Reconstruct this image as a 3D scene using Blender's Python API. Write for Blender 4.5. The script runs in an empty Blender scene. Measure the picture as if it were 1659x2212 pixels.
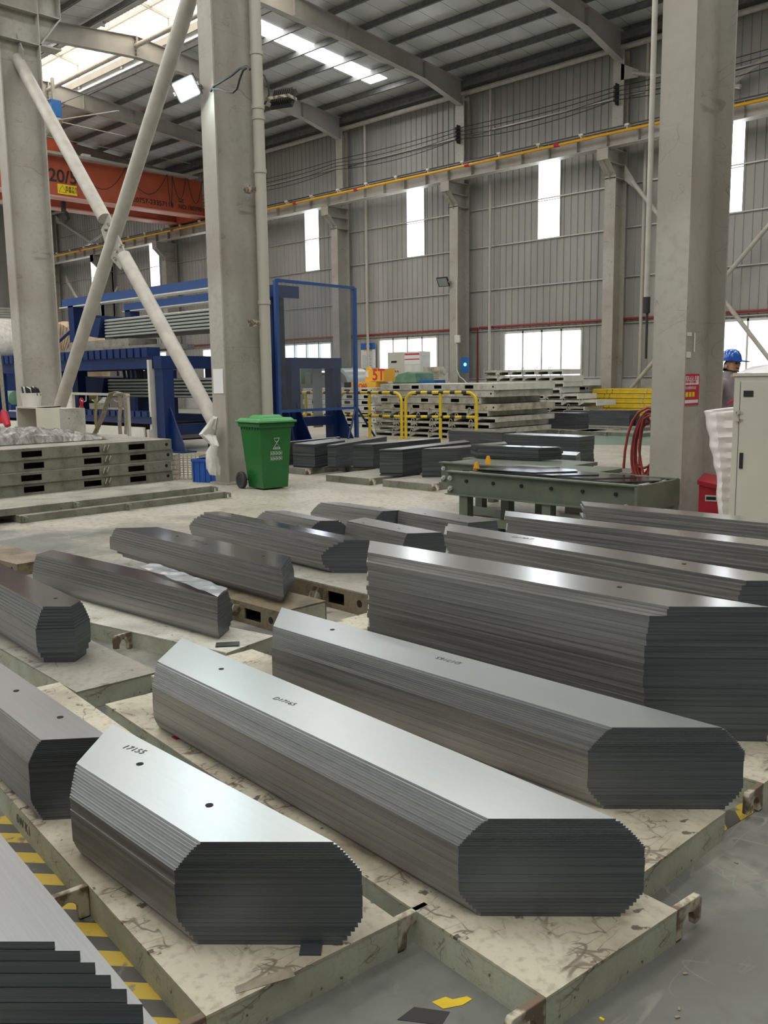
import bpy, math, random
from mathutils import Vector, Matrix
PI = math.pi
random.seed(7)
S = bpy.context.scene
C = S.collection

# ------------------------------------------------------------------ camera
IW, IH, F = 1659, 2212, 1955.0
CX, CY, EYE = 829.5, 1106.0, 1.56
RX = Vector((0.7171326, 0.09222548, -0.69080771))     # world X in camera axes (right, down, forward)
RY = Vector((0.69681716, -0.11324332, 0.70825264))
RZ = Vector((-0.01291042, -0.98927772, -0.14547478))
cam = bpy.data.cameras.new('camera')
cam.sensor_fit = 'HORIZONTAL'; cam.sensor_width = 36.0; cam.lens = F / IW * 36.0
cam.clip_start = 0.05; cam.clip_end = 400
co = bpy.data.objects.new('camera', cam); C.objects.link(co)
co.matrix_world = Matrix(((RX.x, -RX.y, -RX.z, 0), (RY.x, -RY.y, -RY.z, 0), (RZ.x, -RZ.y, -RZ.z, EYE), (0, 0, 0, 1)))
S.camera = co

def ray(px, py):
    c = Vector((px - CX, py - CY, F))
    return Vector((RX.dot(c), RY.dot(c), RZ.dot(c)))
def P(px, py, z=0.0):            # point of the level plane z seen at that pixel
    r = ray(px, py); t = (z - EYE) / r.z
    return Vector((r.x * t, r.y * t, z))
def W(px, py, Y):                # point of the plane y = Y
    r = ray(px, py); t = Y / r.y
    return Vector((r.x * t, Y, EYE + r.z * t))
def V(px, py, X):                # point of the plane x = X
    r = ray(px, py); t = X / r.x
    return Vector((X, r.y * t, EYE + r.z * t))

# ------------------------------------------------------------------ view, world
S.view_settings.view_transform = 'Standard'; S.view_settings.look = 'None'
S.view_settings.gamma = 1.0; S.view_settings.exposure = 0.44
S.view_settings.use_curve_mapping = False
S.cycles.use_denoising = True
S.cycles.max_bounces = 8; S.cycles.diffuse_bounces = 4; S.cycles.glossy_bounces = 3
S.cycles.transparent_max_bounces = 12
S.cycles.caustics_reflective = False; S.cycles.caustics_refractive = False
w = bpy.data.worlds.new('overcast sky'); S.world = w; w.use_nodes = True
bg = w.node_tree.nodes['Background']
bg.inputs[0].default_value = (0.88, 0.95, 1.0, 1); bg.inputs[1].default_value = 3.0
SKYLIGHT, RIDGE_LIGHT, WALL_LIGHT, LAMP = 10.5, 2.6, 5.5, 60.0

# ------------------------------------------------------------------ materials
def nt(name):
    m = bpy.data.materials.new(name); m.use_nodes = True
    n = m.node_tree.nodes; b = n['Principled BSDF']
    return m, n, m.node_tree.links, b
def col(c): return (c[0], c[1], c[2], 1)
def mat(name, c, rough=0.6, metal=0.0, c2=None, scale=3.0, amt=1.0, bump=0.0, stretch=(1, 1, 1), bscale=None, lo=0.35, hi=0.7, spec=0.5, coat=0.0, detail=6):
    m, n, l, b = nt(name)
    b.inputs['Roughness'].default_value = rough; b.inputs['Metallic'].default_value = metal
    b.inputs['Base Color'].default_value = col(c); b.inputs['Specular IOR Level'].default_value = spec
    b.inputs['Coat Weight'].default_value = coat
    if c2 or bump:
        tc = n.new('ShaderNodeTexCoord'); mp = n.new('ShaderNodeMapping'); mp.inputs['Scale'].default_value = stretch
        l.new(tc.outputs['Object'], mp.inputs[0])
    if c2:
        t = n.new('ShaderNodeTexNoise'); t.inputs['Scale'].default_value = scale; t.inputs['Detail'].default_value = detail
        l.new(mp.outputs[0], t.inputs[0])
        r = n.new('ShaderNodeMapRange'); r.inputs[1].default_value = lo; r.inputs[2].default_value = hi; r.inputs[4].default_value = amt
        l.new(t.outputs[0], r.inputs[0])
        x = n.new('ShaderNodeMix'); x.data_type = 'RGBA'
        x.inputs[6].default_value = col(c); x.inputs[7].default_value = col(c2)
        l.new(r.outputs[0], x.inputs[0]); l.new(x.outputs[2], b.inputs['Base Color'])
    if bump:
        t2 = n.new('ShaderNodeTexNoise'); t2.inputs['Scale'].default_value = bscale or scale; t2.inputs['Detail'].default_value = 4
        l.new(mp.outputs[0], t2.inputs[0])
        bp = n.new('ShaderNodeBump'); bp.inputs['Strength'].default_value = bump; bp.inputs['Distance'].default_value = 0.01
        l.new(t2.outputs[0], bp.inputs['Height']); l.new(bp.outputs[0], b.inputs['Normal'])
    return m
def emit(name, c, s):
    m, n, l, b = nt(name)
    b.inputs['Base Color'].default_value = (0.8, 0.8, 0.8, 1)
    b.inputs['Emission Color'].default_value = col(c); b.inputs['Emission Strength'].default_value = s
    return m
def scratched(name, base, dirt, line, s_dirt=2.2, s_line=3.5, rough=0.55, th=0.012, blot=(0.10, 0.09, 0.07), blot_th=0.70, metal=0.0, coat=0.0, tint=None):
    """painted or concrete surface: large dirt, thin scratch lines, small chips"""
    m, n, l, b = nt(name)
    b.inputs['Roughness'].default_value = rough; b.inputs['Metallic'].default_value = metal
    tc = n.new('ShaderNodeTexCoord')
    def noise(scale, det=6, dist=0.0, sc=(1, 1, 1), rot=0.0):
        mp = n.new('ShaderNodeMapping'); mp.inputs['Scale'].default_value = sc; mp.inputs['Rotation'].default_value = (0, 0, rot)
        l.new(tc.outputs['Object'], mp.inputs[0])
        t = n.new('ShaderNodeTexNoise'); t.inputs['Scale'].default_value = scale; t.inputs['Detail'].default_value = det
        t.inputs['Distortion'].default_value = dist; l.new(mp.outputs[0], t.inputs[0]); return t.outputs[0]
    def rng(o, a, c_, lo=0.0, hi=1.0):
        r = n.new('ShaderNodeMapRange'); r.inputs[1].default_value = a; r.inputs[2].default_value = c_
        r.inputs[3].default_value = lo; r.inputs[4].default_value = hi; l.new(o, r.inputs[0]); return r.outputs[0]
    def mix(f, a, c_):
        x = n.new('ShaderNodeMix'); x.data_type = 'RGBA'; l.new(f, x.inputs[0])
        if isinstance(a, tuple): x.inputs[6].default_value = col(a)
        else: l.new(a, x.inputs[6])
        x.inputs[7].default_value = col(c_); return x.outputs[2]
    c = mix(rng(noise(s_dirt), 0.42, 0.66), base, dirt)
    if tint:      # beige mixed over the grey green base in noisy patches, more further into the hall
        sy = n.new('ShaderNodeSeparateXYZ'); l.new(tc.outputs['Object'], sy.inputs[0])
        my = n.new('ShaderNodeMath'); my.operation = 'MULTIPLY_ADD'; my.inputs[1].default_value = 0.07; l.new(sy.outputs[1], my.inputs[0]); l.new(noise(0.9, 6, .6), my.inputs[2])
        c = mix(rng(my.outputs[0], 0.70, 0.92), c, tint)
    c = mix(rng(noise(s_dirt * 14, 4), 0.50, 0.72, 0, 0.7), c, dirt)
    for sc, rot, k in (((1, .25, 1), 0.5, 1.0), ((.3, 1, 1), -0.4, 1.6), ((1, .4, 1), 1.3, 2.7)):
        d = n.new('ShaderNodeMath'); d.operation = 'SUBTRACT'; l.new(noise(s_line * k, 2, 0.3, sc, rot), d.inputs[0]); d.inputs[1].default_value = 0.5
        a = n.new('ShaderNodeMath'); a.operation = 'ABSOLUTE'; l.new(d.outputs[0], a.inputs[0])
        f = n.new('ShaderNodeMath'); f.operation = 'MULTIPLY'
        l.new(rng(a.outputs[0], th * 0.4, th, 0.75, 0.0), f.inputs[0]); l.new(rng(noise(s_dirt * 2, 2), 0.5, 0.6), f.inputs[1])
        c = mix(f.outputs[0], c, line)
    c = mix(rng(noise(s_dirt * 6, 5), blot_th, blot_th + 0.03, 0, 0.9), c, blot)
    l.new(c, b.inputs['Base Color'])
    bp = n.new('ShaderNodeBump'); bp.inputs['Strength'].default_value = 0.25; bp.inputs['Distance'].default_value = 0.003
    l.new(noise(s_dirt * 14, 4), bp.inputs['Height']); l.new(bp.outputs[0], b.inputs['Normal'])
    l.new(rng(noise(s_dirt * 1.3, 4), 0.3, 0.7, rough - 0.12, rough + 0.15), b.inputs['Roughness'])
    return m
def lamination(name, c, c2, rough, metal, zs=260):
    """edges of thousands of thin sheets: fine level lines"""
    m, n, l, b = nt(name)
    b.inputs['Metallic'].default_value = metal
    tc = n.new('ShaderNodeTexCoord')
    def noise(scale, sc, det):
        mp = n.new('ShaderNodeMapping'); mp.inputs['Scale'].default_value = sc; l.new(tc.outputs['Object'], mp.inputs[0])
        t = n.new('ShaderNodeTexNoise'); t.inputs['Scale'].default_value = scale; t.inputs['Detail'].default_value = det
        l.new(mp.outputs[0], t.inputs[0]); return t.outputs[0]
    fine = noise(1.0, (1.2, 1.2, zs), 3); broad = noise(1.0, (0.9, 0.9, 34), 2)
    ad = n.new('ShaderNodeMath'); ad.operation = 'ADD'; l.new(fine, ad.inputs[0]); l.new(broad, ad.inputs[1])
    r = n.new('ShaderNodeMapRange'); r.inputs[1].default_value = 0.72; r.inputs[2].default_value = 1.28; l.new(ad.outputs[0], r.inputs[0])
    x = n.new('ShaderNodeMix'); x.data_type = 'RGBA'; l.new(r.outputs[0], x.inputs[0])
    x.inputs[6].default_value = col(c); x.inputs[7].default_value = col(c2); l.new(x.outputs[2], b.inputs['Base Color'])
    rr = n.new('ShaderNodeMapRange'); rr.inputs[1].default_value = 0.3; rr.inputs[2].default_value = 0.7
    rr.inputs[3].default_value = rough - 0.1; rr.inputs[4].default_value = rough + 0.12; l.new(fine, rr.inputs[0]); l.new(rr.outputs[0], b.inputs['Roughness'])
    bp = n.new('ShaderNodeBump'); bp.inputs['Strength'].default_value = 0.15; bp.inputs['Distance'].default_value = 0.002
    l.new(fine, bp.inputs['Height']); l.new(bp.outputs[0], b.inputs['Normal'])
    return m
def brushed(name, c, c2, rough, along=(1.5, 90, 1), bump=0.06):
    m, n, l, b = nt(name)
    b.inputs['Metallic'].default_value = 1.0
    tc = n.new('ShaderNodeTexCoord'); mp = n.new('ShaderNodeMapping'); mp.inputs['Scale'].default_value = along; l.new(tc.outputs['Object'], mp.inputs[0])
    t = n.new('ShaderNodeTexNoise'); t.inputs['Scale'].default_value = 2.0; t.inputs['Detail'].default_value = 5; l.new(mp.outputs[0], t.inputs[0])
    x = n.new('ShaderNodeMix'); x.data_type = 'RGBA'; l.new(t.outputs[0], x.inputs[0]); x.inputs[6].default_value = col(c); x.inputs[7].default_value = col(c2)
    l.new(x.outputs[2], b.inputs['Base Color'])
    r = n.new('ShaderNodeMapRange'); r.inputs[3].default_value = rough * 0.94; r.inputs[4].default_value = rough * 1.06; l.new(t.outputs[0], r.inputs[0]); l.new(r.outputs[0], b.inputs['Roughness'])
    t2 = n.new('ShaderNodeTexNoise'); t2.inputs['Scale'].default_value = 2.2; t2.inputs['Detail'].default_value = 1; l.new(tc.outputs['Object'], t2.inputs[0])
    bp = n.new('ShaderNodeBump'); bp.inputs['Strength'].default_value = bump; bp.inputs['Distance'].default_value = 0.05
    l.new(t2.outputs[0], bp.inputs['Height']); l.new(bp.outputs[0], b.inputs['Normal'])
    return m
M = {}
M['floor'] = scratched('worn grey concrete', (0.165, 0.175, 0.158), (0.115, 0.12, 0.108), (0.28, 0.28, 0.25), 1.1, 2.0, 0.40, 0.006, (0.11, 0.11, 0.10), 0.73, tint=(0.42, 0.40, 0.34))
M['green_floor'] = mat('green floor paint', (0.12, 0.21, 0.17), 0.3, c2=(0.25, 0.34, 0.30), scale=2, stretch=(1, 6, 1))
M['wall'] = mat('grey profiled wall sheet', (0.40, 0.40, 0.38), 0.5, c2=(0.30, 0.30, 0.285), scale=0.8, stretch=(1, 1, .25), amt=0.9)
M['plinth'] = mat('white rendered plinth', (0.62, 0.62, 0.60), 0.8, c2=(0.5, 0.5, 0.48))
M['ceiling'] = mat('grey white roof sheet', (0.66, 0.69, 0.70), 0.34, c2=(0.54, 0.57, 0.58), scale=1.2, stretch=(1, .4, 1), bump=0.12, bscale=0.8)
M['seam'] = mat('dark sheet seam', (0.10, 0.105, 0.105), 0.6)
M['purlin'] = mat('galvanised purlin steel', (0.13, 0.135, 0.135), 0.55, 0.3, c2=(0.2, 0.2, 0.2), scale=6)
M['steel'] = mat('grey structural paint', (0.40, 0.395, 0.365), 0.5, c2=(0.31, 0.30, 0.27), scale=1.4, stretch=(1, 1, .35), amt=0.8)
M['column'] = scratched('stained beige column paint', (0.445, 0.435, 0.395), (0.35, 0.33, 0.29), (0.26, 0.24, 0.21), 0.8, 1.3, 0.5, 0.004, (0.13, 0.11, 0.09), 0.76)
M['girt'] = mat('galvanised girt', (0.5, 0.5, 0.47), 0.4, 0.4)
M['tube'] = mat('pale tube paint', (0.52, 0.505, 0.46), 0.45, c2=(0.36, 0.34, 0.3), scale=5, amt=.7)
M['pipe_beige'] = mat('beige plastic pipe', (0.47, 0.455, 0.40), 0.4)
M['yellow'] = mat('yellow paint', (0.72, 0.52, 0.03), 0.4, c2=(0.62, 0.43, 0.03), scale=8)
M['bar_yellow'] = mat('orange yellow conductor', (0.80, 0.42, 0.03), 0.4)
M['black'] = mat('black paint', (0.02, 0.02, 0.02), 0.4)
M['dark'] = mat('dark recess', (0.012, 0.012, 0.012), 0.9)
M['rubber'] = mat('black rubber', (0.03, 0.03, 0.03), 0.7)
M['orange'] = mat('crane orange red paint', (0.47, 0.10, 0.045), 0.5, c2=(0.38, 0.08, 0.04), scale=1.5)
M['orange_edge'] = mat('crane flange edge', (0.66, 0.36, 0.30), 0.5)
M['red'] = mat('red paint', (0.42, 0.012, 0.03), 0.35, c2=(0.3, 0.01, 0.02), scale=5)
M['redpipe'] = mat('red fire pipe', (0.24, 0.035, 0.03), 0.5)
M['hose'] = mat('dull red rubber hose', (0.36, 0.05, 0.045), 0.45, c2=(0.2, 0.03, 0.03), scale=9)
M['blue'] = mat('royal blue machine paint', (0.008, 0.03, 0.135), 0.35, c2=(0.005, 0.018, 0.08), scale=3, amt=.8)
M['blue_light'] = mat('blue frame paint', (0.03, 0.08, 0.26), 0.4)
M['white'] = mat('white paint', (0.72, 0.72, 0.68), 0.5, c2=(0.6, 0.6, 0.56), scale=3)
M['offwhite'] = mat('cream cabinet paint', (0.57, 0.565, 0.49), 0.42, c2=(0.52, 0.51, 0.44), scale=2)
M['pallet'] = scratched('scratched cream steel plate', (0.54, 0.51, 0.41), (0.31, 0.275, 0.205), (0.12, 0.09, 0.07), 3.0, 6.5, 0.5, 0.012, (0.09, 0.06, 0.05), 0.65)
M['pallet_side'] = scratched('chipped pale green paint', (0.47, 0.50, 0.40), (0.36, 0.375, 0.30), (0.2, 0.17, 0.12), 5.0, 6.0, 0.5, 0.008, (0.13, 0.085, 0.055), 0.68)
M['pallet_grey'] = scratched('dirty grey steel plate', (0.31, 0.305, 0.265), (0.20, 0.195, 0.165), (0.10, 0.09, 0.07), 2.0, 4.0, 0.5, 0.01, (0.08, 0.07, 0.06), 0.69)
M['pallet_grey_side'] = scratched('dirty grey green side', (0.22, 0.23, 0.185), (0.14, 0.145, 0.115), (0.08, 0.07, 0.05), 4.0, 5.0, 0.5, 0.01, (0.07, 0.06, 0.05), 0.69)
M['pallet_rust'] = scratched('oily brown steel', (0.22, 0.18, 0.12), (0.11, 0.08, 0.05), (0.06, 0.05, 0.04), 3.0, 5.0, 0.45, 0.012, (0.28, 0.12, 0.04), 0.68)
M['pallet_white'] = scratched('pale grey white steel', (0.55, 0.55, 0.49), (0.38, 0.37, 0.32), (0.2, 0.18, 0.15), 3.0, 5.0, 0.55, 0.01, (0.16, 0.13, 0.1), 0.69)
M['bright_end'] = mat('white end plate', (0.72, 0.73, 0.68), 0.6, c2=(0.6, 0.6, 0.55), scale=4)
M['rust'] = mat('rusty bracket', (0.16, 0.115, 0.08), 0.7, c2=(0.5, 0.47, 0.38), scale=14, lo=.45, hi=.55)
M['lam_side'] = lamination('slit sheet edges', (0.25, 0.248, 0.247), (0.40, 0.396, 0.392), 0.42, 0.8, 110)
M['lam_end'] = lamination('shaded mitre cut sheet edges', (0.105, 0.12, 0.136), (0.18, 0.20, 0.222), 0.42, 0.7, 150)  # darker than the slit sides: shade on the stack ends put into the colour
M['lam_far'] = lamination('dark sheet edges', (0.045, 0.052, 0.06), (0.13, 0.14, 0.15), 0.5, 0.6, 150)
M['top_brushed'] = brushed('brushed electrical steel', (0.60, 0.65, 0.69), (0.66, 0.71, 0.74), 0.31, bump=.02)
M['top_dull'] = brushed('dull grey electrical steel', (0.30, 0.305, 0.31), (0.38, 0.385, 0.39), 0.33)
M['top_glossy'] = brushed('glossy electrical steel', (0.30, 0.32, 0.35), (0.37, 0.39, 0.42), 0.15, bump=0.05)
M['top_bright'] = brushed('bright electrical steel', (0.76, 0.77, 0.78), (0.80, 0.81, 0.82), 0.24, bump=0.05)
M['marker'] = mat('marker ink', (0.06, 0.06, 0.065), 0.6)
M['hole'] = mat('punched hole', (0.01, 0.01, 0.01), 0.9)
M['bin'] = mat('green bin plastic', (0.015, 0.14, 0.028), 0.32, c2=(0.012, 0.115, 0.025), scale=2)
M['bin_lid'] = mat('green lid plastic', (0.06, 0.30, 0.09), 0.25)
M['machine_green'] = mat('grey green machine paint', (0.125, 0.148, 0.113), 0.42, c2=(0.09, 0.11, 0.083), scale=5)
M['lathe_green'] = mat('green machine paint', (0.16, 0.30, 0.2), 0.45, c2=(0.1, 0.2, 0.14), scale=4)
M['silver'] = mat('galvanised ribbed steel', (0.55, 0.58, 0.56), 0.4, 0.5)
M['foam'] = mat('white foam sheet', (0.80, 0.76, 0.76), 0.6); M['foam'].node_tree.nodes['Principled BSDF'].inputs['Subsurface Weight'].default_value = 0.15
M['film'] = mat('translucent film', (0.75, 0.75, 0.73), 0.25, c2=(0.55, 0.53, 0.5), scale=6, bump=0.4, bscale=12)
M['wrap'] = mat('grey glossy stretch wrap', (0.30, 0.29, 0.27), 0.12, c2=(0.12, 0.11, 0.1), scale=5, stretch=(1, 4, 1), bump=0.7, bscale=9)
M['crate_blue'] = mat('blue crate plastic', (0.02, 0.09, 0.40), 0.4)
M['crate_beige'] = mat('beige crate plastic', (0.42, 0.39, 0.31), 0.5)
M['sling'] = mat('webbing sling', (0.30, 0.265, 0.21), 0.9, c2=(0.2, 0.17, 0.13), scale=20)
M['sling_olive'] = mat('olive webbing sling', (0.24, 0.2, 0.07), 0.9)
M['coil'] = mat('brown wrapping paper', (0.50, 0.39, 0.27), 0.8, c2=(0.26, 0.19, 0.13), scale=3, stretch=(1, 1, 1))
M['copper'] = mat('orange machine guard', (0.65, 0.27, 0.08), 0.5)
M['paper'] = mat('white paper', (0.75, 0.76, 0.78), 0.7)
M['poster'] = mat('pale poster board', (0.70, 0.71, 0.74), 0.5)
M['poster_blue'] = mat('poster blue header', (0.03, 0.12, 0.42), 0.5)
M['sign_red'] = mat('sign red', (0.55, 0.02, 0.05), 0.5)
M['sign_yellow'] = mat('sign yellow', (0.85, 0.65, 0.02), 0.5)
M['helmet'] = mat('blue helmet plastic', (0.01, 0.10, 0.50), 0.2, coat=.5)
M['skin'] = mat('skin', (0.50, 0.29, 0.19), 0.5)
M['hair'] = mat('black hair', (0.015, 0.012, 0.012), 0.5)
M['uniform'] = mat('grey workwear cloth', (0.30, 0.28, 0.30), 0.85, c2=(0.22, 0.2, 0.22), scale=9)
M['leaf'] = mat('tree leaves', (0.20, 0.5, 0.07), 0.6, c2=(0.08, 0.25, 0.03), scale=2)
M['bark'] = mat('tree bark', (0.15, 0.11, 0.08), 0.9)
M['asphalt'] = mat('outdoor ground', (0.45, 0.45, 0.42), 0.9)
M['fan_box'] = mat('blue motor box', (0.01, 0.12, 0.38), 0.4)
M['skylight'] = emit('daylit skylight sheet', (1.0, 0.99, 0.95), SKYLIGHT)
M['ridge_light'] = emit('daylit ridge sheet', (1.0, 0.93, 0.82), RIDGE_LIGHT)
M['ridge_rib'] = mat('sheet ribs', (0.8, 0.62, 0.45), 0.6)
M['wall_light'] = emit('daylit wall sheet', (0.93, 0.97, 1.0), WALL_LIGHT)
M['lamp'] = emit('lit lamp glass', (0.85, 1.0, 0.97), LAMP)
M['led'] = emit('lit indicator', (0.1, 0.7, 0.6), 1.2)
def glassy(name, tint, fac):
    m, n, l, b = nt(name)
    tr = n.new('ShaderNodeBsdfTransparent'); tr.inputs[0].default_value = col(tint)
    b.inputs['Base Color'].default_value = (0.5, 0.55, 0.6, 1); b.inputs['Roughness'].default_value = 0.1
    x = n.new('ShaderNodeMixShader'); x.inputs[0].default_value = fac
    l.new(tr.outputs[0], x.inputs[1]); l.new(b.outputs[0], x.inputs[2]); l.new(x.outputs[0], n['Material Output'].inputs[0])
    return m
M['glass'] = glassy('window glass', (0.95, 0.98, 1.0), 0.06)
M['mesh_screen'] = glassy('fine wire mesh', (0.84, 0.85, 0.88), 0.07)
M['bag'] = glassy('clear polythene bag', (0.95, 0.95, 0.95), 0.6)
M['tape'] = None
def tape_mat():
    m, n, l, b = nt('yellow and black floor tape')
    tc = n.new('ShaderNodeTexCoord'); sp = n.new('ShaderNodeSeparateXYZ'); l.new(tc.outputs['Object'], sp.inputs[0])
    a = n.new('ShaderNodeMath'); a.operation = 'MULTIPLY_ADD'; a.inputs[1].default_value = -1.0; l.new(sp.outputs[1], a.inputs[0]); l.new(sp.outputs[0], a.inputs[2])
    f = n.new('ShaderNodeMath'); f.operation = 'MULTIPLY'; f.inputs[1].default_value = 1 / 0.175; l.new(a.outputs[0], f.inputs[0])
    g = n.new('ShaderNodeMath'); g.operation = 'FRACT'; l.new(f.outputs[0], g.inputs[0])
    h = n.new('ShaderNodeMath'); h.operation = 'GREATER_THAN'; h.inputs[1].default_value = 0.5; l.new(g.outputs[0], h.inputs[0])
    x = n.new('ShaderNodeMix'); x.data_type = 'RGBA'; l.new(h.outputs[0], x.inputs[0])
    x.inputs[6].default_value = (0.50, 0.36, 0.05, 1); x.inputs[7].default_value = (0.075, 0.072, 0.06, 1)
    t = n.new('ShaderNodeTexNoise'); t.inputs['Scale'].default_value = 9; t.inputs['Detail'].default_value = 6; l.new(tc.outputs['Object'], t.inputs[0])
    r = n.new('ShaderNodeMapRange'); r.inputs[1].default_value = 0.57; r.inputs[2].default_value = 0.62; l.new(t.outputs[0], r.inputs[0])
    y = n.new('ShaderNodeMix'); y.data_type = 'RGBA'; l.new(r.outputs[0], y.inputs[0]); l.new(x.outputs[2], y.inputs[6]); y.inputs[7].default_value = (0.16, 0.155, 0.13, 1)
    l.new(y.outputs[2], b.inputs['Base Color']); b.inputs['Roughness'].default_value = 0.5
    return m
M['tape'] = tape_mat()

# ------------------------------------------------------------------ mesh helpers
class MB:
    def __init__(s): s.v = []; s.f = []; s.mi = []; s.smooth = False
    def add(s, vs, fs, mi=0):
        o = len(s.v); s.v += [tuple(v) for v in vs]; s.f += [tuple(i + o for i in f) for f in fs]; s.mi += [mi] * len(fs); return s
    def box(s, x0, x1, y0, y1, z0, z1, mi=0):
        vs = [(x0, y0, z0), (x1, y0, z0), (x1, y1, z0), (x0, y1, z0), (x0, y0, z1), (x1, y0, z1), (x1, y1, z1), (x0, y1, z1)]
        return s.add(vs, [(0, 3, 2, 1), (4, 5, 6, 7), (0, 1, 5, 4), (1, 2, 6, 5), (2, 3, 7, 6), (3, 0, 4, 7)], mi)
    def prism(s, poly, z0, z1, mi=0, mtop=None, sides=None):
        """poly counter-clockwise in xy"""
        n = len(poly); vs = [(p[0], p[1], z0) for p in poly] + [(p[0], p[1], z1) for p in poly]
        o = len(s.v); s.v += vs
        s.f.append(tuple(o + i for i in reversed(range(n)))); s.mi.append(mi)
        s.f.append(tuple(o + n + i for i in range(n))); s.mi.append(mi if mtop is None else mtop)
        for i in range(n):
            j = (i + 1) % n
            s.f.append((o + i, o + j, o + n + j, o + n + i)); s.mi.append(mi if sides is None else sides[i])
        return s
    def plate(s, pts, off, mi=0):
        """flat polygon given as 3-D points, thickened by the vector off"""
        n = len(pts); off = Vector(off); a = [Vector(p) for p in pts]; b = [p + off for p in a]
        fs = [tuple(reversed(range(n))), tuple(range(n, 2 * n))] + [(i, (i + 1) % n, n + (i + 1) % n, n + i) for i in range(n)]
        return s.add(a + b, fs, mi)
    def tube(s, pts, r, seg=10, mi=0, closed=False, caps=True):
        pts = [Vector(p) for p in pts]; n = len(pts); rings = []; up = None
        for i, p in enumerate(pts):
            if closed: t = pts[(i + 1) % n] - pts[i - 1]
            else: t = pts[min(i + 1, n - 1)] - pts[max(i - 1, 0)]
            t.normalize()
            if up is None: up = Vector((0, 0, 1)) if abs(t.z) < .9 else Vector((1, 0, 0))
            u = (up - t * up.dot(t))
            if u.length < 1e-4: u = t.orthogonal()
            u.normalize(); up = u; wv = t.cross(u)
            rr = r[i] if isinstance(r, (list, tuple)) else r
            rings.append([p + (u * math.cos(2 * PI * k / seg) + wv * math.sin(2 * PI * k / seg)) * rr for k in range(seg)])
        vs = [v for g in rings for v in g]; fs = []
        for i in range(n if closed else n - 1):
            a = i * seg; b = ((i + 1) % n) * seg
            for k in range(seg): fs.append((a + k, a + (k + 1) % seg, b + (k + 1) % seg, b + k))
        if caps and not closed: fs += [tuple(reversed(range(seg))), tuple(range((n - 1) * seg, n * seg))]
        return s.add(vs, fs, mi)
    def bar(s, a, b, w_, h_, mi=0):
        """rectangular bar from a to b, width w_ across, height h_ up"""
        a = Vector(a); b = Vector(b); t = (b - a).normalized()
        up = Vector((0, 0, 1)) if abs(t.z) < .95 else Vector((0, 1, 0))
        sd = t.cross(up).normalized() * w_ / 2; u = sd.cross(t).normalized() * h_ / 2
        vs = [a - sd - u, a + sd - u, a + sd + u, a - sd + u, b - sd - u, b + sd - u, b + sd + u, b - sd + u]
        return s.add(vs, [(0, 1, 2, 3), (7, 6, 5, 4), (0, 4, 5, 1), (1, 5, 6, 2), (2, 6, 7, 3), (3, 7, 4, 0)], mi)
    def lathe(s, prof, c, axis='z', seg=24, mi=0):
        c = Vector(c); vs = []; fs = []; n = len(prof)
        for k in range(seg):
            a = 2 * PI * k / seg
            for r, h in prof:
                q = (r * math.cos(a), r * math.sin(a), h)
                if axis == 'x': q = (q[2], q[0], q[1])
                if axis == 'y': q = (q[0], q[2], q[1])
                vs.append(c + Vector(q))
        for k in range(seg):
            for i in range(n - 1):
                a = k * n + i; b = ((k + 1) % seg) * n + i; fs.append((a, b, b + 1, a + 1))
        return s.add(vs, fs, mi)
    def ibeam(s, a, b, w_, h_, tf=0.02, tw=0.015, mi=0):
        a = Vector(a); b = Vector(b)
        s.bar(a, b, tw, h_ - tf, mi)
        t = (b - a).normalized(); sd = t.cross(Vector((0, 0, 1))).normalized(); u = sd.cross(t).normalized()
        s.bar(a + u * (h_ / 2 - tf / 2), b + u * (h_ / 2 - tf / 2), w_, tf, mi); s.bar(a - u * (h_ / 2 - tf / 2), b - u * (h_ / 2 - tf / 2), w_, tf, mi)
        return s
    def build(s, name, mats, parent=None, smooth=False, bevel=0, loc=None, rot=0):
        me = bpy.data.meshes.new(name); me.from_pydata(s.v, [], s.f)
        if not isinstance(mats, (list, tuple)): mats = [mats]
        for m in mats: me.materials.append(M[m] if isinstance(m, str) else m)
        me.polygons.foreach_set('material_index', s.mi)
        me.update()
        if smooth:
            me.polygons.foreach_set('use_smooth', [True] * len(me.polygons))
        o = bpy.data.objects.new(name, me); C.objects.link(o)
        if parent: o.parent = parent
        if loc: o.location = loc
        o.rotation_euler.z = rot
        if bevel:
            b = o.modifiers.new('bevel', 'BEVEL'); b.width = bevel; b.segments = 2; b.limit_method = 'ANGLE'
        if smooth:
            try: me.set_sharp_from_angle(angle=0.7)
            except Exception: pass
        return o
def tag(o, label=None, cat=None, group=None, kind=None):
    if label: o['label'] = label
    if cat: o['category'] = cat
    if group: o['group'] = group
    if kind: o['kind'] = kind
    return o
def thing(name, label, cat, loc=(0, 0, 0), rot=0, group=None):
    o = bpy.data.objects.new(name, None); C.objects.link(o); o.location = loc; o.rotation_euler.z = rot; o.empty_display_size = 0.1
    return tag(o, label, cat, group)
def struct(name, mb, m, **k): return tag(mb.build(name, m, **k), kind='structure')
def copy_tree(o, parent=None):
    c = o.copy(); C.objects.link(c); c.parent = parent
    for ch in list(o.children): copy_tree(ch, c)
    return c
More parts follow.
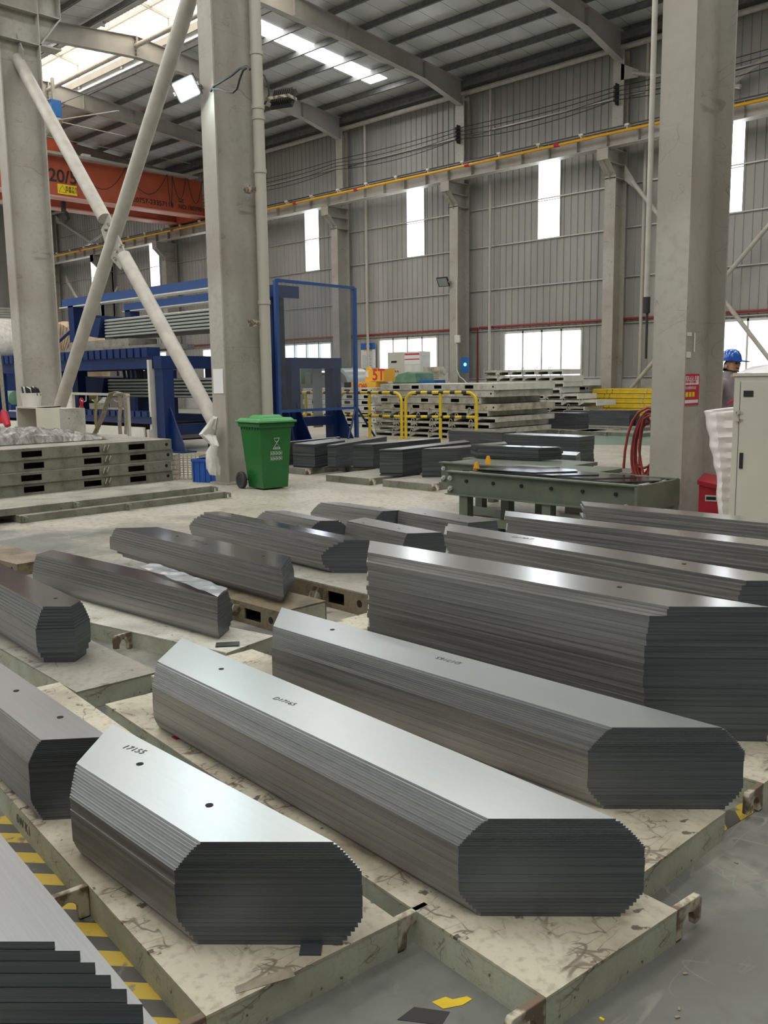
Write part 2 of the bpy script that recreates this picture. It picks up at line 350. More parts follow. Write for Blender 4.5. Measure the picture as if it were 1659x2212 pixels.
def text(name, s, size, mat_, parent, loc, rot, bold=0.0, ext=0.0008, align='CENTER'):
    cu = bpy.data.curves.new(name, 'FONT'); cu.body = s; cu.size = size; cu.extrude = ext; cu.align_x = align; cu.align_y = 'CENTER'; cu.offset = bold
    o = bpy.data.objects.new(name, cu); C.objects.link(o); cu.materials.append(M[mat_])
    o.location = loc; o.rotation_euler = rot
    bpy.context.view_layer.update()
    me = bpy.data.meshes.new_from_object(o); me.materials.clear(); me.materials.append(M[mat_])
    bpy.data.objects.remove(o)
    o = bpy.data.objects.new(name, me); C.objects.link(o); o.location = loc; o.rotation_euler = rot
    if parent: o.parent = parent
    return o

# ================================================================== THE HALL
XL, XR = -64.0, 9.0
YF, YN, YW = -13.5, 8.6, 30.3          # front wall, column row, back wall
RIDGE = 19.4
def roof_z(y):
    if y >= YN: return 13.55 + (0.98 if y <= RIDGE else 0.98) * (1 - abs(y - RIDGE) / (RIDGE - YN))
    return 13.55 + 0.98 * (1 - abs(y + 2.4) / 11.0)
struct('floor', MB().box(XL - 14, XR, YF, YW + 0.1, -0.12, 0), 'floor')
COLX = [-17.08 + 7.13 * k for k in range(2, -6, -1)]     # right edge of each wall column
NEARX = [-3.96 + 7.15 * 1, -3.96, -11.2, -18.02, -25.2, -32.3, -39.5, -46.6, -53.8]

def corrug(mb, x0, x1, z0, z1, y):
    """profiled wall sheet, ribs every 0.3 m standing 35 mm into the hall"""
    prof = [(0, 0), (.235, 0), (.25, -.035), (.285, -.035), (.3, 0)]
    xs = []; k = math.floor(x0 / .3)
    while k * .3 < x1:
        for dx, dy in prof:
            x = k * .3 + dx
            if x0 < x < x1: xs.append((x, dy))
        k += 1
    xs = [(x0, 0)] + xs + [(x1, 0)]
    vs = [(x, y + d, z0) for x, d in xs] + [(x, y + d, z1) for x, d in xs]; n = len(xs)
    mb.add(vs, [(i, i + 1, n + i + 1, n + i) for i in range(n - 1)])
LOWWIN = [(-13.5, -9.9), (-22.53, -18.93), (-29.66, -26.15), (-36.6, -32.95), (-43.7, -40.1), (-50.9, -47.3), (-58, -54.4)]
HIWIN = [(-13.95, -12.98), (-20.98, -20.0), (-27.88, -26.88), (-34.68, -33.68), (-41.7, -40.7), (-48.8, -47.8), (-55.9, -54.9)]
wb = MB()
corrug(wb, XL, XR, 3.38, 6.86, YW); corrug(wb, XL, XR, 9.7, 13.62, YW)
e = XR
for a, b in HIWIN: corrug(wb, b, e, 6.86, 9.7, YW); e = a
corrug(wb, XL, e, 6.86, 9.7, YW)
e = XR
for a, b in LOWWIN: corrug(wb, b, e, 1.53, 3.38, YW); e = a
corrug(wb, XL, e, 1.53, 3.38, YW)
wb.box(XL, XR, YW + 0.04, YW + 0.16, 0, 1.53, 1)
wb.box(XL, XR, YW - 0.02, YW + 0.2, 1.5, 1.54, 1)
struct('wall_back', wb, ['wall', 'plinth'])
wl = MB()
wl.box(XL - .1, XL, YF, 21.5, 0, 14.6); wl.box(XL - .1, XL, 29.6, YW, 0, 14.6); wl.box(XL - .1, XL, 21.5, 29.6, 6.1, 14.6)
struct('wall_left', wl, 'wall')
struct('wall_right', MB().box(XR, XR + .1, YF, YW, 0, 14.6), 'wall')
struct('wall_front', MB().box(XL, XR, YF - .1, YF, 0, 14.6), 'wall')
d1 = MB()
for k in range(8): d1.box(XL + .02, XL + .1, 21.5, 29.6, 5.5 + k * .17, 5.64 + k * .17)
struct('door_1', d1, 'white')
n_ = 0
for a, b in LOWWIN:
    n_ += 1
    fr = MB()
    fr.box(a, b, YW - .06, YW + .1, 3.3, 3.38); fr.box(a, b, YW - .06, YW + .1, 1.54, 1.6)
    wd = (b - a) / 4
    for k in range(5): fr.box(a + k * wd - .035, a + k * wd + .035, YW - .06, YW + .1, 1.54, 3.38)
    o = struct('window_%d' % n_, fr, 'white')
    MB().box(a, b, YW + .02, YW + .03, 1.56, 3.34).build('glass', 'glass', o)
for a, b in HIWIN:
    n_ += 1
    o = struct('window_%d' % n_, MB().box(a, b, YW + .0, YW + .03, 6.86, 8.24).box(a, b, YW, YW + .03, 8.27, 9.7), 'wall_light')
    MB().box(a - .04, a, YW - .04, YW + .04, 6.86, 9.7).box(b, b + .04, YW - .04, YW + .04, 6.86, 9.7).box(a, b, YW - .03, YW, 8.24, 8.27).build('frame', 'wall', o)

# roof: sheets with seams along the slope, opening at the ridge
def roof_part(mb, y0, y1, lo):
    """sheet as one plane with 1.02 m wide panels parted by seams"""
    x = XL
    while x < XR:
        mb.add([(x, y0, roof_z(y0)), (x + 1.0, y0, roof_z(y0)), (x + 1.0, y1, roof_z(y1)), (x, y1, roof_z(y1))], [(3, 2, 1, 0)], 0)
        mb.add([(x + .96, y0, roof_z(y0) + .01), (x + 1.06, y0, roof_z(y0) + .01), (x + 1.06, y1, roof_z(y1) + .01), (x + .96, y1, roof_z(y1) + .01)], [(3, 2, 1, 0)], 1)
        x += 1.02
cl = MB()
roof_part(cl, YN, RIDGE - 1.35, 0); roof_part(cl, RIDGE + 1.35, YW, 0); roof_part(cl, YF, -3.6, 0); roof_part(cl, -1.2, YN, 0)
cl.box(XL, XR, YF, YW, 15.9, 16.0, 1)
struct('ceiling', cl, ['ceiling', 'seam'])
# raised ridge ventilator, roofed with translucent ribbed sheet
for nm, yc in (('trim_1', RIDGE), ('trim_2', -2.4)):
    rv = MB(); zt = roof_z(yc) + .75
    for sgn in (-1, 1):
        rv.add([(XL, yc, zt + .35), (XR, yc, zt + .35), (XR, yc + sgn * 1.7, zt), (XL, yc + sgn * 1.7, zt)], [(0, 1, 2, 3)], 0)
        rv.box(XL, XR, yc + sgn * 1.72, yc + sgn * 1.74, roof_z(yc) - .2, zt, 0)
        if yc > 0:
            x = XL
            while x < -20:
                rv.bar((x, yc, zt + .33), (x, yc + sgn * 1.7, zt - .02), .05, .03, 1); x += .25
        rv.box(XL, XR, yc + sgn * .55 - .05, yc + sgn * .55 + .05, zt + .1, zt + .2, 2)
        rv.box(XL, XR, yc + sgn * 1.35 - .03, yc + sgn * 1.35 + .03, roof_z(yc + 1.3) - .08, roof_z(yc + 1.3) + .2, 2)
        x = COLX[0]
        while x > XL:
            rv.box(x - .05, x + .05, yc + sgn * 1.4 - .05, yc + sgn * 1.4 + .05, roof_z(yc) - .3, zt, 2)
            rv.bar((x, yc, zt + .2), (x, yc + sgn * 1.6, zt - .08), .08, .1, 2); x -= 3.565
    struct(nm, rv, ['ridge_light', 'ridge_rib', 'steel'])
# skylight strips down each slope, in the middle of the bays
n3 = 2
for cx in [c + 3.75 for c in COLX]:
    for y0, y1 in ((YN + 1.5, RIDGE - 2.2), (RIDGE + 1.5, 28.3), (-12.3, -4.6), (-.4, 7.2)):
        if abs(y0) > 20 and False: continue
        if y0 > 20 and cx > -25 or (y0 > 20 and cx < -33): continue      # over the back slope the photo shows one strip
        n3 += 1
        sk = MB(); sk.add([(cx - .48, y0, roof_z(y0) - .012), (cx + .48, y0, roof_z(y0) - .012), (cx + .48, y1, roof_z(y1) - .012), (cx - .48, y1, roof_z(y1) - .012)], [(3, 2, 1, 0)])
        struct('trim_%d' % n3, sk, 'skylight')

# ---- purlins, girts, eave strut
PUR = [30.0, 28.75, 27.3, 25.8, 24.3, 22.8, 21.3, 17.5, 16.0, 14.5, 13.0, 11.5, 10.0]
for y in PUR:
    z = roof_z(y)
    p = MB().box(XL, XR, y - .012, y + .012, z - .25, z - .03).box(XL, XR, y - .07, y, z - .25, z - .235).box(XL, XR, y, y + .07, z - .05, z - .035)
    tag(p.build('roof_purlin', 'purlin'), 'dark galvanised steel purlin running along under the roof sheets', 'purlin', 'purlins under the hall roof')
for z, lb in ((3.45, 'pale steel girt just above the low windows of the far wall'), (5.08, 'pale steel girt between the red pipe and the tall bright wall panels'), (6.8, 'pale steel girt along the bottom of the tall bright wall panels'),
              (8.3, 'pale steel girt crossing the middle of the tall bright wall panels'), (11.3, 'pale steel girt above the yellow conductor rail')):
    tag(MB().box(XL, XR, YW - .085, YW - .04, z, z + .045).build('wall_girt', 'girt'), lb, 'girt')
tag(MB().tube([(XL, 29.9, 12.86), (XR, 29.9, 12.86)], .10, 12).build('eave_strut', 'tube', smooth=True), 'long pale round tube under the eave of the far wall', 'tube')
tag(MB().box(XL, XR, 29.75, 30.2, 13.05, 13.3).build('gutter', 'purlin'), 'dark steel gutter box along the top of the far wall', 'gutter')

# ---- rafters (two halves meeting in a bolted ridge joint)
def rafter(x, label, grp=None):
    t = thing('roof_rafter', label, 'rafter', (x, 0, 0), group=grp)
    zt = lambda y: roof_z(y) - .27
    dep = [(29.75, .95), (27.5, .62), (23.5, .6), (RIDGE, .72), (15, .6), (11.5, .62), (9.4, 1.0)]
    web = [(0, y, zt(y)) for y, d in dep] + [(0, y, zt(y) - d) for y, d in reversed(dep)]
    MB().plate(web, (.014, 0, 0)).build('web', 'steel', t)
    fl = MB()
    for (y0, d0), (y1, d1) in zip(dep, dep[1:]):
        fl.bar((0, y0, zt(y0)), (0, y1, zt(y1)), .26, .018); fl.bar((0, y0, zt(y0) - d0), (0, y1, zt(y1) - d1), .26, .018)
    fl.build('flange', 'steel', t)
    for y, d in ((27.5, .62), (23.5, .6), (21, .62), (15, .6), (11.5, .62)): MB().box(-.12, .12, y - .006, y + .006, zt(y) - d, zt(y)).build('stiffener', 'steel', t)
    MB().box(-.14, .14, RIDGE - .025, RIDGE + .025, zt(RIDGE) - .74, zt(RIDGE) + .02).build('end_plate', 'steel', t)
    b = MB()
    for k in range(5):
        for s_ in (-.08, .08): b.box(s_ - .02, s_ + .02, RIDGE - .07, RIDGE + .07, zt(RIDGE) - .65 + k * .14, zt(RIDGE) - .61 + k * .14)
    b.build('bolt', 'purlin', t)
    return t
RL = {2: 'bare steel rafter out of sight beyond the right column', 1: 'steel rafter entering behind the tall right column', 0: 'steel rafter reaching the far wall left of the tall right column', -1: 'steel rafter crossing the roof right of the bright skylight strip',
      -2: 'steel rafter left of the skylight strip, with the highest ridge joint', -3: 'steel rafter behind the crossing braces, fan hanging at its ridge', -4: 'steel rafter seen just above the orange crane girder', -5: 'farthest steel rafter behind the orange crane girder'}
for i, x in enumerate(COLX[1:], 1): rafter(x - .2, RL.get(2 - i, 'distant steel rafter'))
# tie tubes along the ridge
tag(MB().tube([(XL, RIDGE, 13.95), (-16, RIDGE, 13.95)], .09, 10).build('ridge_tie', 'tube', smooth=True), 'pale round tie tube running under the bright roof ridge', 'tube')

# ---- wall columns with crane brackets
def wall_column(x, label):
    t = thing('wall_column', label, 'column', (x, 0, 0))
    s = MB().box(-.43, 0, 29.3, 29.33, 0, 8.55).box(-.43, 0, 30.03, 30.06, 0, 12.72).box(-.225, -.2, 29.33, 30.03, 0, 8.6)
    s.box(-.43, 0, 29.7, 29.73, 9.36, 12.4).box(-.225, -.2, 29.73, 30.03, 9.36, 12.6)
    s.build('shaft', 'column', t)
    br = MB().plate([(-.21, 29.32, 8.3), (-.21, 28.75, 8.95), (-.21, 28.75, 9.34), (-.21, 30.04, 9.34), (-.21, 30.04, 8.3)], (-.02, 0, 0))
    br.bar((-.215, 29.33, 8.5), (-.215, 28.76, 9.0), .43, .025).box(-.43, 0, 28.74, 28.77, 8.95, 9.34).box(-.43, 0, 28.74, 30.04, 9.33, 9.36).box(-.43, 0, 28.9, 30.04, 8.88, 8.9).box(-.43, 0, 29.3, 30.04, 8.4, 8.43)
    br.build('crane_bracket', 'column', t)
    MB().box(-.42, -.02, 29.72, 29.76, 12.0, 12.75).build('bolted_joint', 'steel', t)
    r = MB()
    for k in range(5): r.box(-.42, -.01, 29.35, 29.37, 1.5 + k * 1.3, 1.51 + k * 1.3)
    return t
CL = ['wall column beyond the right edge', 'wall column hidden by the tall right column', 'far wall column just left of the tall right column, with a slanting brace', 'far wall column carrying a small floodlight and a blue switch box', 'far wall column behind the blue mesh screen',
      'far wall column hidden behind the wide middle column', 'far wall column seen through the crossing braces, right one', 'far wall column seen behind the crossing point of the braces']
for x, lb in zip(COLX[:8], CL): wall_column(x, lb)
for x, lb in ((-52.7, 'far wall column just right of the left column'), (-59.9, 'farthest wall column at the left end')): wall_column(x, lb)
for x, lb in ((-16.35, 'grey drain pipe beside the wall column left of the tall right column'), (-23.1, 'grey drain pipe right of the column with the floodlight'), (-30.15, 'grey drain pipe right of the column behind the mesh screen')):
    tag(MB().tube([(x, 29.99, 0), (x, 29.99, 12.9)], .06, 10).tube([(x, 29.99, 6.0), (x, 29.99, 6.12)], .075, 10).tube([(x, 29.99, 3.0), (x, 29.99, 3.12)], .075, 10).build('drain_pipe', 'pipe_beige', smooth=True), lb, 'pipe')
# ---- crane runway on the far wall
t = thing('runway_beam', 'long pale crane runway beam carried on the brackets of the far wall columns', 'beam', (0, 28.98, 0))
MB().box(XL, XR, -.009, .009, 9.36, 9.9).build('web', 'column', t)
MB().box(XL, XR, -.2, .2, 9.34, 9.36).build('bottom_flange', 'tube', t)
MB().box(XL, XR, -.18, .18, 9.88, 9.9).build('top_flange', 'column', t)
st = MB(); x = XR
while x > XL: st.box(x - .006, x + .006, -.17, .17, 9.36, 9.88); x -= 1.19
st.build('stiffener', 'steel', t)
MB().box(XL, XR, -.035, .035, 9.9, 10.0).build('rail', 'black', t)
t = thing('conductor_rail', 'orange yellow power conductor rail clipped along the crane runway', 'rail', (0, 28.66, 0))
MB().tube([(XL, 0, 9.73), (XR, 0, 9.73)], .05, 8).build('conductor', 'bar_yellow', t, smooth=True)
b = MB(); x = -9.2; k = 0
while x > XL: b.box(x - .02, x + .02, -.02, .3, 9.78, 9.9).box(x - .08, x + .08, -.05, .02, 9.86, 9.93); x -= 1.78
b.build('hanger', 'white', t)
x = -12.9
while x > XL: MB().tube([(x - .1, 0, 9.73), (x + .1, 0, 9.73)], .07, 8).build('joint_clamp', 'sign_red', t); x -= 4.1 if k % 2 else 6.2; k += 1
for k in range(4):
    pts = []
    for i in range(len(COLX) - 2):
        xa, xb = COLX[i] - .2, COLX[i + 1] - .2
        for q in range(8):
            u = q / 8; sag = .06 + .05 * k
            pts.append((xa + (xb - xa) * u, 29.45, 11.45 - .14 * k - sag * 4 * u * (1 - u)))
    tag(MB().tube(pts, .014, 5).build('power_cable', 'black'), 'thin black cable slung between the far wall columns under the eave', 'cable', 'cables slung under the eave')
for x in COLX[2:4]:
    b = MB()
    for k in range(4): b.tube([(x - .2, 29.45, 11.50 - .14 * k), (x - .2, 29.45, 11.40 - .14 * k)], .05, 8)
    b.box(x - .22, x - .18, 29.49, 29.7, 10.9, 11.6)
    tag(b.build('insulator_rack', 'rubber'), 'black insulator rack on the column %s' % ('left of the tall right column' if x > -18 else 'with the small floodlight'), 'insulator')
# ---- red fire pipe along the far wall
t = thing('fire_pipe', 'thin red fire pipe running along the far wall above the windows', 'pipe', (0, 0, 0))
MB().tube([(XL, 30.15, 3.58), (-23.85, 30.15, 3.58), (-23.85, 30.15, 0)], .05, 8).build('main_run', 'redpipe', t, smooth=True)
MB().tube([(-23.75, 30.15, 3.6), (XR, 30.15, 3.6)], .05, 8).build('right_run', 'redpipe', t, smooth=True)
# ---- far wall braces
def brace(a, b, r, label, plates=True):
    t = thing('wall_brace', label, 'brace')
    a = Vector(a); b = Vector(b)
    MB().tube([a, b], r, 12).build('tube', 'tube', t, smooth=True)
    d = (b - a).normalized()
    if plates: MB().plate([a - d * .5 + Vector((0, 0, .25)), a - d * .5 + Vector((0, 0, -.3)), a + d * .2 + Vector((0, 0, -.12)), a + d * .2 + Vector((0, 0, .12))], (0, .02, 0)).build('gusset_plate', 'steel', t)
    return t
brace(W(1366, 392, 29.7), W(1690, 812, 29.7), .075, 'pale tube brace slanting down to the right from the wall column bracket')
brace(W(1362, 840, 29.75), W(1700, 440, 29.75), .075, 'pale tube brace rising to the right from the far wall foot')
brace(W(1368, 157, 29.7), W(1600, 187, 29.7), .07, 'pale tube brace high on the wall behind the tall right column')
brace(W(1596, 163, 29.7), W(1720, 85, 29.7), .07, 'pale tube brace at the top right corner of the view')
brace(W(148, 612, 29.7), W(190, 690, 29.7), .09, 'pale tube brace low on the wall right of the left column')
brace(W(1650 - 1412, 655, 29.7), W(255, 620, 29.7), .09, 'short pale tube brace behind the crossing braces', False)
brace(W(128, 478, 29.7), W(205, 530, 29.7), .08, 'pale tube brace above the distant runway beam')
brace(W(105, 395, 29.7) if False else W(180, 535, 29.7), W(238, 495, 29.7), .08, 'pale tube brace meeting the gusset of the crossing braces', False)

# ---- near column row
def near_column(x, label, pipes=False):
    t = thing('hall_column', label, 'column', (x, 0, 0))
    MB().box(-.33, 0, 8.12, 8.145, 0, 13.3).build('front_flange', 'column', t)
    MB().box(-.33, 0, 8.93, 8.955, 0, 13.3).build('rear_flange', 'column', t)
    MB().box(-.18, -.155, 8.145, 8.93, 0, 13.3).build('web', 'column', t)
    MB().box(-.38, .05, 8.05, 9.02, 0, .03).build('base_plate', 'column', t)
    # bracket for the near crane runway
    br = MB().box(-.33, 0, 8.95, 9.4, 8.15, 8.18).plate([(-.17, 8.95, 8.15), (-.17, 9.42, 8.75), (-.17, 9.42, 9.3), (-.17, 8.95, 9.3)], (.02, 0, 0)).bar((-.165, 8.95, 8.15), (-.165, 9.42, 8.76), .33, .025).box(-.33, 0, 8.95, 9.44, 9.28, 9.31).box(-.33, 0, 9.40, 9.42, 8.75, 9.28).box(-.33, 0, 8.95, 9.4, 8.74, 8.76)
    br.box(-.33, 0, 8.12, 8.93, 8.72, 8.74).box(-.33, 0, 8.12, 8.93, 8.14, 8.16)
    br.build('crane_bracket', 'column', t)
    return t
nc = {}
for x, lb in zip(NEARX, ['column of the near row beyond the right edge', 'tall right hand steel column with a red safety poster', 'wide middle steel column with the green bin at its foot', 'left hand steel column at the left edge', None, None, None, None, None]):
    if lb: nc[x] = near_column(x, lb)
t = thing('near_runway_beam', 'pale crane runway beam on the near columns, seen at the top left corner', 'beam', (0, 9.2, 0))
MB().box(XL, XR, -.009, .009, 9.33, 9.95).build('web', 'column', t)
MB().box(XL, XR, -.17, .17, 9.31, 9.33).box(XL, XR, -.15, .15, 9.93, 9.95).build('flange', 'column', t)
st = MB(); x = XR
while x > XL: st.box(x - .006, x + .006, -.14, .14, 9.33, 9.93); x -= 1.19
st.build('stiffener', 'steel', t)
# paint marks and pipes on the columns
t = thing('down_pipe', 'beige plastic rainwater pipe clamped to the wide middle column', 'pipe', (-11.06, 8.80, 0))
MB().tube([(0, 0, .5), (0, 0, 13)], .085, 14).build('pipe', 'pipe_beige', t, smooth=True)
for z in (2.7, 4.6, 5.35, 5.5, 6.25): MB().tube([(0, 0, z), (0, 0, z + .06)], .096, 14).build('coupling', 'pipe_beige', t, smooth=True)
for z in (2.4, 4.35): MB().box(-.14, .0, -.11, -.09, z, z + .05).box(-.16, -.06, -.2, -.1, z - .03, z + .07).build('clamp', 'rust', t)
t = thing('air_pipe', 'thin pale vertical pipe running down left of the tall right column', 'pipe', (-4.36, 8.1, 0))
MB().tube([(0, 0, 2.2), (0, 0, 13)], .026, 10).build('pipe', 'tube', t, smooth=True)
MB().tube([(.01, 0, 2.2), (.01, 0, 1.72)], .012, 8).tube([(0, 0, 2.15), (0, 0, 2.3)], .035, 10).tube([(0, 0, 5.0), (0, 0, 5.08)], .03, 10).build('valve', 'rubber', t)
# crossing braces between the left and the middle column
BY = 8.55
t = thing('cross_brace', 'big crossed pair of pale tube braces between the left and middle columns', 'brace', (0, BY, 0))
a1, g1, g2, a2 = Vector((-18.2, 0, 7.85)), Vector((-15.2, 0, 4.45)), Vector((-14.62, 0, 3.75)), Vector((-11.75, 0, .5))
MB().tube([a1, g1], .12, 18).build('upper_tube', 'tube', t, smooth=True)
MB().tube([g2, a2], .12, 18).build('lower_tube', 'tube', t, smooth=True)
MB().tube([(-17.75, 0, .62), (-11.55, 0, 8.25)], .12, 18).build('long_tube', 'tube', t, smooth=True)
g = MB().plate([(-15.32, -.02, 4.28), (-15.02, -.02, 4.5), (-14.75, -.02, 4.1), (-14.5, -.02, 3.72), (-14.72, -.02, 3.52), (-15.0, -.02, 3.72), (-15.2, -.02, 4.0)], (0, .03, 0))
g.build('gusset_plate', 'steel', t)
b = MB()
for x, z in ((-15.12, 4.25), (-15.0, 4.32), (-15.05, 4.12), (-14.93, 4.18), (-14.8, 3.85), (-14.72, 3.74), (-14.66, 3.92), (-14.86, 3.72)): b.tube([(x, -.06, z), (x, .04, z)], .03, 6)
b.build('bolt', 'rust', t)
MB().plate([(-18.35, 0, 8.6), (-18.3, 0, 7.65), (-18.05, 0, 7.6), (-17.95, 0, 7.95)], (0, .025, 0)).build('end_gusset', 'steel', t)

# ---- floodlights on the middle column
def floodlight(name, loc, rz, tilt, w_, label, lit):
    t = thing(name, label, 'floodlight', loc, rz)
    h = w_ * .82; R = Matrix.Rotation(tilt, 4, 'X')
    def tr(mb): mb.v = [tuple(R @ Vector(v)) for v in mb.v]; return mb
    body = MB().box(-w_ / 2, w_ / 2, 0, .06, -h / 2, h / 2)
    for k in range(9): body.box(-w_ * .4 + k * w_ * .1 - .008, -w_ * .4 + k * w_ * .1 + .008, .06, .12, -h * .42, h * .42)
    tr(body).build('housing', 'rubber', t)
    tr(MB().box(-w_ * .42, w_ * .42, -.01, 0, -h * .42, h * .42)).build('lamp_glass', 'lamp' if lit else 'led_off', t)
    MB().box(-w_ / 2 - .02, -w_ / 2, -.02, .2, -.02, .02).box(w_ / 2, w_ / 2 + .02, -.02, .2, -.02, .02).box(-w_ / 2 - .02, w_ / 2 + .02, .2, .22, -.02, .02).build('bracket', 'rust', t)
    return t
M['led_off'] = mat('unlit lamp glass', (0.3, 0.34, 0.35), 0.1)
fl = floodlight('floodlight', (-11.50, 7.86, 5.69), .62, .42, .36, 'lit square floodlight on the wide middle column, glowing white', True)
fl.rotation_euler = (0.0, -.36, .62)
floodlight('floodlight', (-10.95, 9.22, 5.68), PI + .35, .55, .36, 'dark floodlight facing away on the right side of the middle column', False)
t = thing('lamp_cable', 'black cables looping over the middle column to its floodlights', 'cable')
q = lambda px, py, Y=8.09: W(px, py, Y)
MB().tube([q(455, 197), q(463, 185), q(480, 175), q(500, 163), q(518, 148), q(533, 143), q(540, 150)], .017, 8).build('upper_loop', 'rubber', t, smooth=True)
MB().tube([q(458, 192), q(475, 192), q(490, 198), q(503, 200), q(512, 192), q(518, 170), q(525, 152), q(535, 145)], .015, 8).build('lower_loop', 'rubber', t, smooth=True)
q2 = lambda px, py: W(px, py, 9.3)
MB().tube([q2(558, 152), q2(572, 165), q2(580, 185), q2(581, 205), q2(572, 225)], .015, 8).tube([q2(557, 180), q2(563, 200), q2(568, 222)], .013, 8).build('rear_loop', 'rubber', t, smooth=True)
floodlight('floodlight', (-24.75, 29.0, 5.45), .2, .6, .5, 'small black floodlight on the far wall column', False)
floodlight('floodlight', (-53.0, 29.0, 5.2), .2, .6, .6, 'small white floodlight on the wall column right of the left column', False)
# ================================================================== ORANGE CRANE
t = thing('bridge_crane', 'orange red double girder bridge crane marked 20/5 spanning the hall', 'crane', (-41, 0, 0))
for dx, nm in ((0, 'near_girder'), (-2.6, 'far_girder')):
    g = MB().box(dx - .6, dx, 10.2, 28.75, 10.12, 11.78).box(dx - .66, dx + .06, 10.0, 28.8, 11.78, 11.84)
    g.build(nm, 'orange', t)
    MB().box(dx - .68, dx + .08, 10.0, 28.8, 10.06, 10.12).build('flange', 'orange_edge', t)
MB().box(-3.4, .2, 28.8, 29.2, 10.02, 10.5).build('end_carriage', 'orange', t)
MB().box(-3.4, .2, 9.3, 9.8, 10.05, 10.5).build('end_carriage', 'orange', t)
MB().box(.15, .17, 10.2, 28.0, 12.6, 12.63).box(.1, .5, 10.2, 28.0, 11.84, 11.87).box(.45, .5, 10.2, 28.2, 11.87, 11.95).build('walkway', 'steel', t)
f = MB()
for i, (y0, y1, d) in enumerate(((21.5, 24.2, 1.2), (24.2, 26.5, 1.1), (26.5, 26.8, 1.4), (26.8, 27.6, 1.1), (27.7, 28.6, 1.2))):
    f.tube([(.25, y0 + (y1 - y0) * u / 10, 11.85 - d * 4 * (u / 10) * (1 - u / 10)) for u in range(11)], .02, 6)
f.build('festoon_cable', 'rubber', t)
MB().box(-1.6, .1, 17.0, 21.6, 11.9, 12.6).build('trolley', 'orange', t)
MB().lathe([(0, -.8), (.42, -.8), (.42, .8), (0, .8)], (-.3, 19.6, 12.9), 'y').lathe([(0, -.4), (.3, -.4), (.3, .4), (0, .4)], (-.2, 20.6, 12.8), 'y').build('hoist_motor', 'lathe_green', t, smooth=True)
MB().tube([(.3, 22.0, 12.0), (.3, 23.6, 11.95)], .05, 8).box(.2, .4, 21.9, 22.3, 11.95, 12.1).build('maintenance_lamp', 'white', t)
MB().tube([(-1.0, 21.5, 10.1), (-1.0, 21.5, 9.6)], .12, 8).tube([(-1.0, 21.6, 9.65), (-1.0, 21.75, 9.3), (-1.0, 21.55, 9.15)], .08, 8).build('crane_hook', 'black', t)
RXF = (PI / 2, 0, PI / 2)
text('load_marking', '20/5', .80, 'black', t, (.03, 21.05, 10.98), RXF, .01)
text('maker_marking', 'L:0757-23357118', .34, 'black', t, (.03, 25.75, 10.44), RXF, .004)
text('maker_marking', 'NO:18039011', .30, 'black', t, (.03, 28.1, 10.42), RXF, .004, align='CENTER')
text('maker_marking', 'GZ', .24, 'black', t, (.03, 27.4, 10.72), RXF, .003)
wp = MB().box(0.005, .03, 20.75, 21.7, 10.22, 10.66).build('warning_plate', 'sign_yellow', t)
tp = MB(); tri = [(.035, 20.8, 10.3), (.035, 21.16, 10.3), (.035, 20.98, 10.6)]
tp.tube(tri, .012, 5, closed=True); tp.build('warning_triangle', 'black', wp)
text('warning_words', '吊具下方\n严禁站人', .15, 'black', wp, (.04, 21.42, 10.44), RXF, .002)

# ---- ceiling fan
t = thing('ceiling_fan', 'huge ceiling fan with long pale blades and a blue motor box', 'fan', (-37.2, 18.9, 0))
MB().box(-.06, .06, -.06, .06, 12.9, 14.0).build('drop_rod', 'steel', t)
MB().box(-.22, .22, -.22, .22, 12.45, 13.1).build('motor_box', 'fan_box', t)
MB().lathe([(0, 12.25), (.3, 12.25), (.3, 12.4), (.1, 12.45), (0, 12.45)], (0, 0, 0)).build('hub', 'steel', t, smooth=True)
for k in range(5):
    a = 2 * PI * k / 5 + .35; c, s_ = math.cos(a), math.sin(a)
    MB().plate([(c * .25 - s_ * .09, s_ * .25 + c * .09, 12.34), (c * .25 + s_ * .09, s_ * .25 - c * .09, 12.30), (c * 3.3 + s_ * .08, s_ * 3.3 - c * .08, 12.28), (c * 3.3 - s_ * .08, s_ * 3.3 + c * .08, 12.31)], (0, 0, .02)).build('blade', 'white', t)
MB().tube([(0, 0, 12.9), (-2.5, 2.2, 14.1)], .012, 5).tube([(0, 0, 12.9), (2.5, 2.4, 14.1)], .012, 5).build('guy_wire', 'black', t)
# ================================================================== PALLETS
def ang(u): return math.atan2(u.y, u.x)
def hook(mb, x, y, sgn, h):
    pr = [(0, .004), (0, h), (.115, h), (.125, h - .012), (.125, .022), (.092, .018), (.09, .046), (.078, .062), (.062, .068), (.046, .062), (.034, .046), (.032, .004)]
    mb.plate([(x, y + sgn * a, b) for a, b in pr], (-.022, 0, 0))
def pallet_at(label, loc, rot, L, Wd, h=.1, hooks=((0, 0, -1), (0, 1, 1), (-1.0, 0, -1), (-1.0, 1, 1)), mats=('pallet', 'pallet_side'), z0=0.0, cat='pallet', group=None, legs=False):
    t = thing('steel_pallet', label, cat, (loc[0], loc[1], z0), rot, group)
    MB().box(-L, 0, 0, Wd, h - .008, h).build('top_plate', mats[0], t)
    s = MB().box(-L + .001, -.001, .001, .012, 0, h - .008).box(-L + .001, -.001, Wd - .012, Wd - .001, 0, h - .008).box(-.012, -.001, .012, Wd - .012, 0, h - .008).box(-L + .001, -L + .012, .012, Wd - .012, 0, h - .008)
    s.box(-L / 2 - .01, -L / 2 + .01, .012, Wd - .012, 0, h - .008)
    s.build('side_frame', mats[1], t)
    for x, e_, sg in hooks:
        b = MB(); hook(b, x, Wd * e_, sg, h); b.build('lifting_hook', 'rust' if h > .09 else mats[1], t, bevel=.003)
    return t
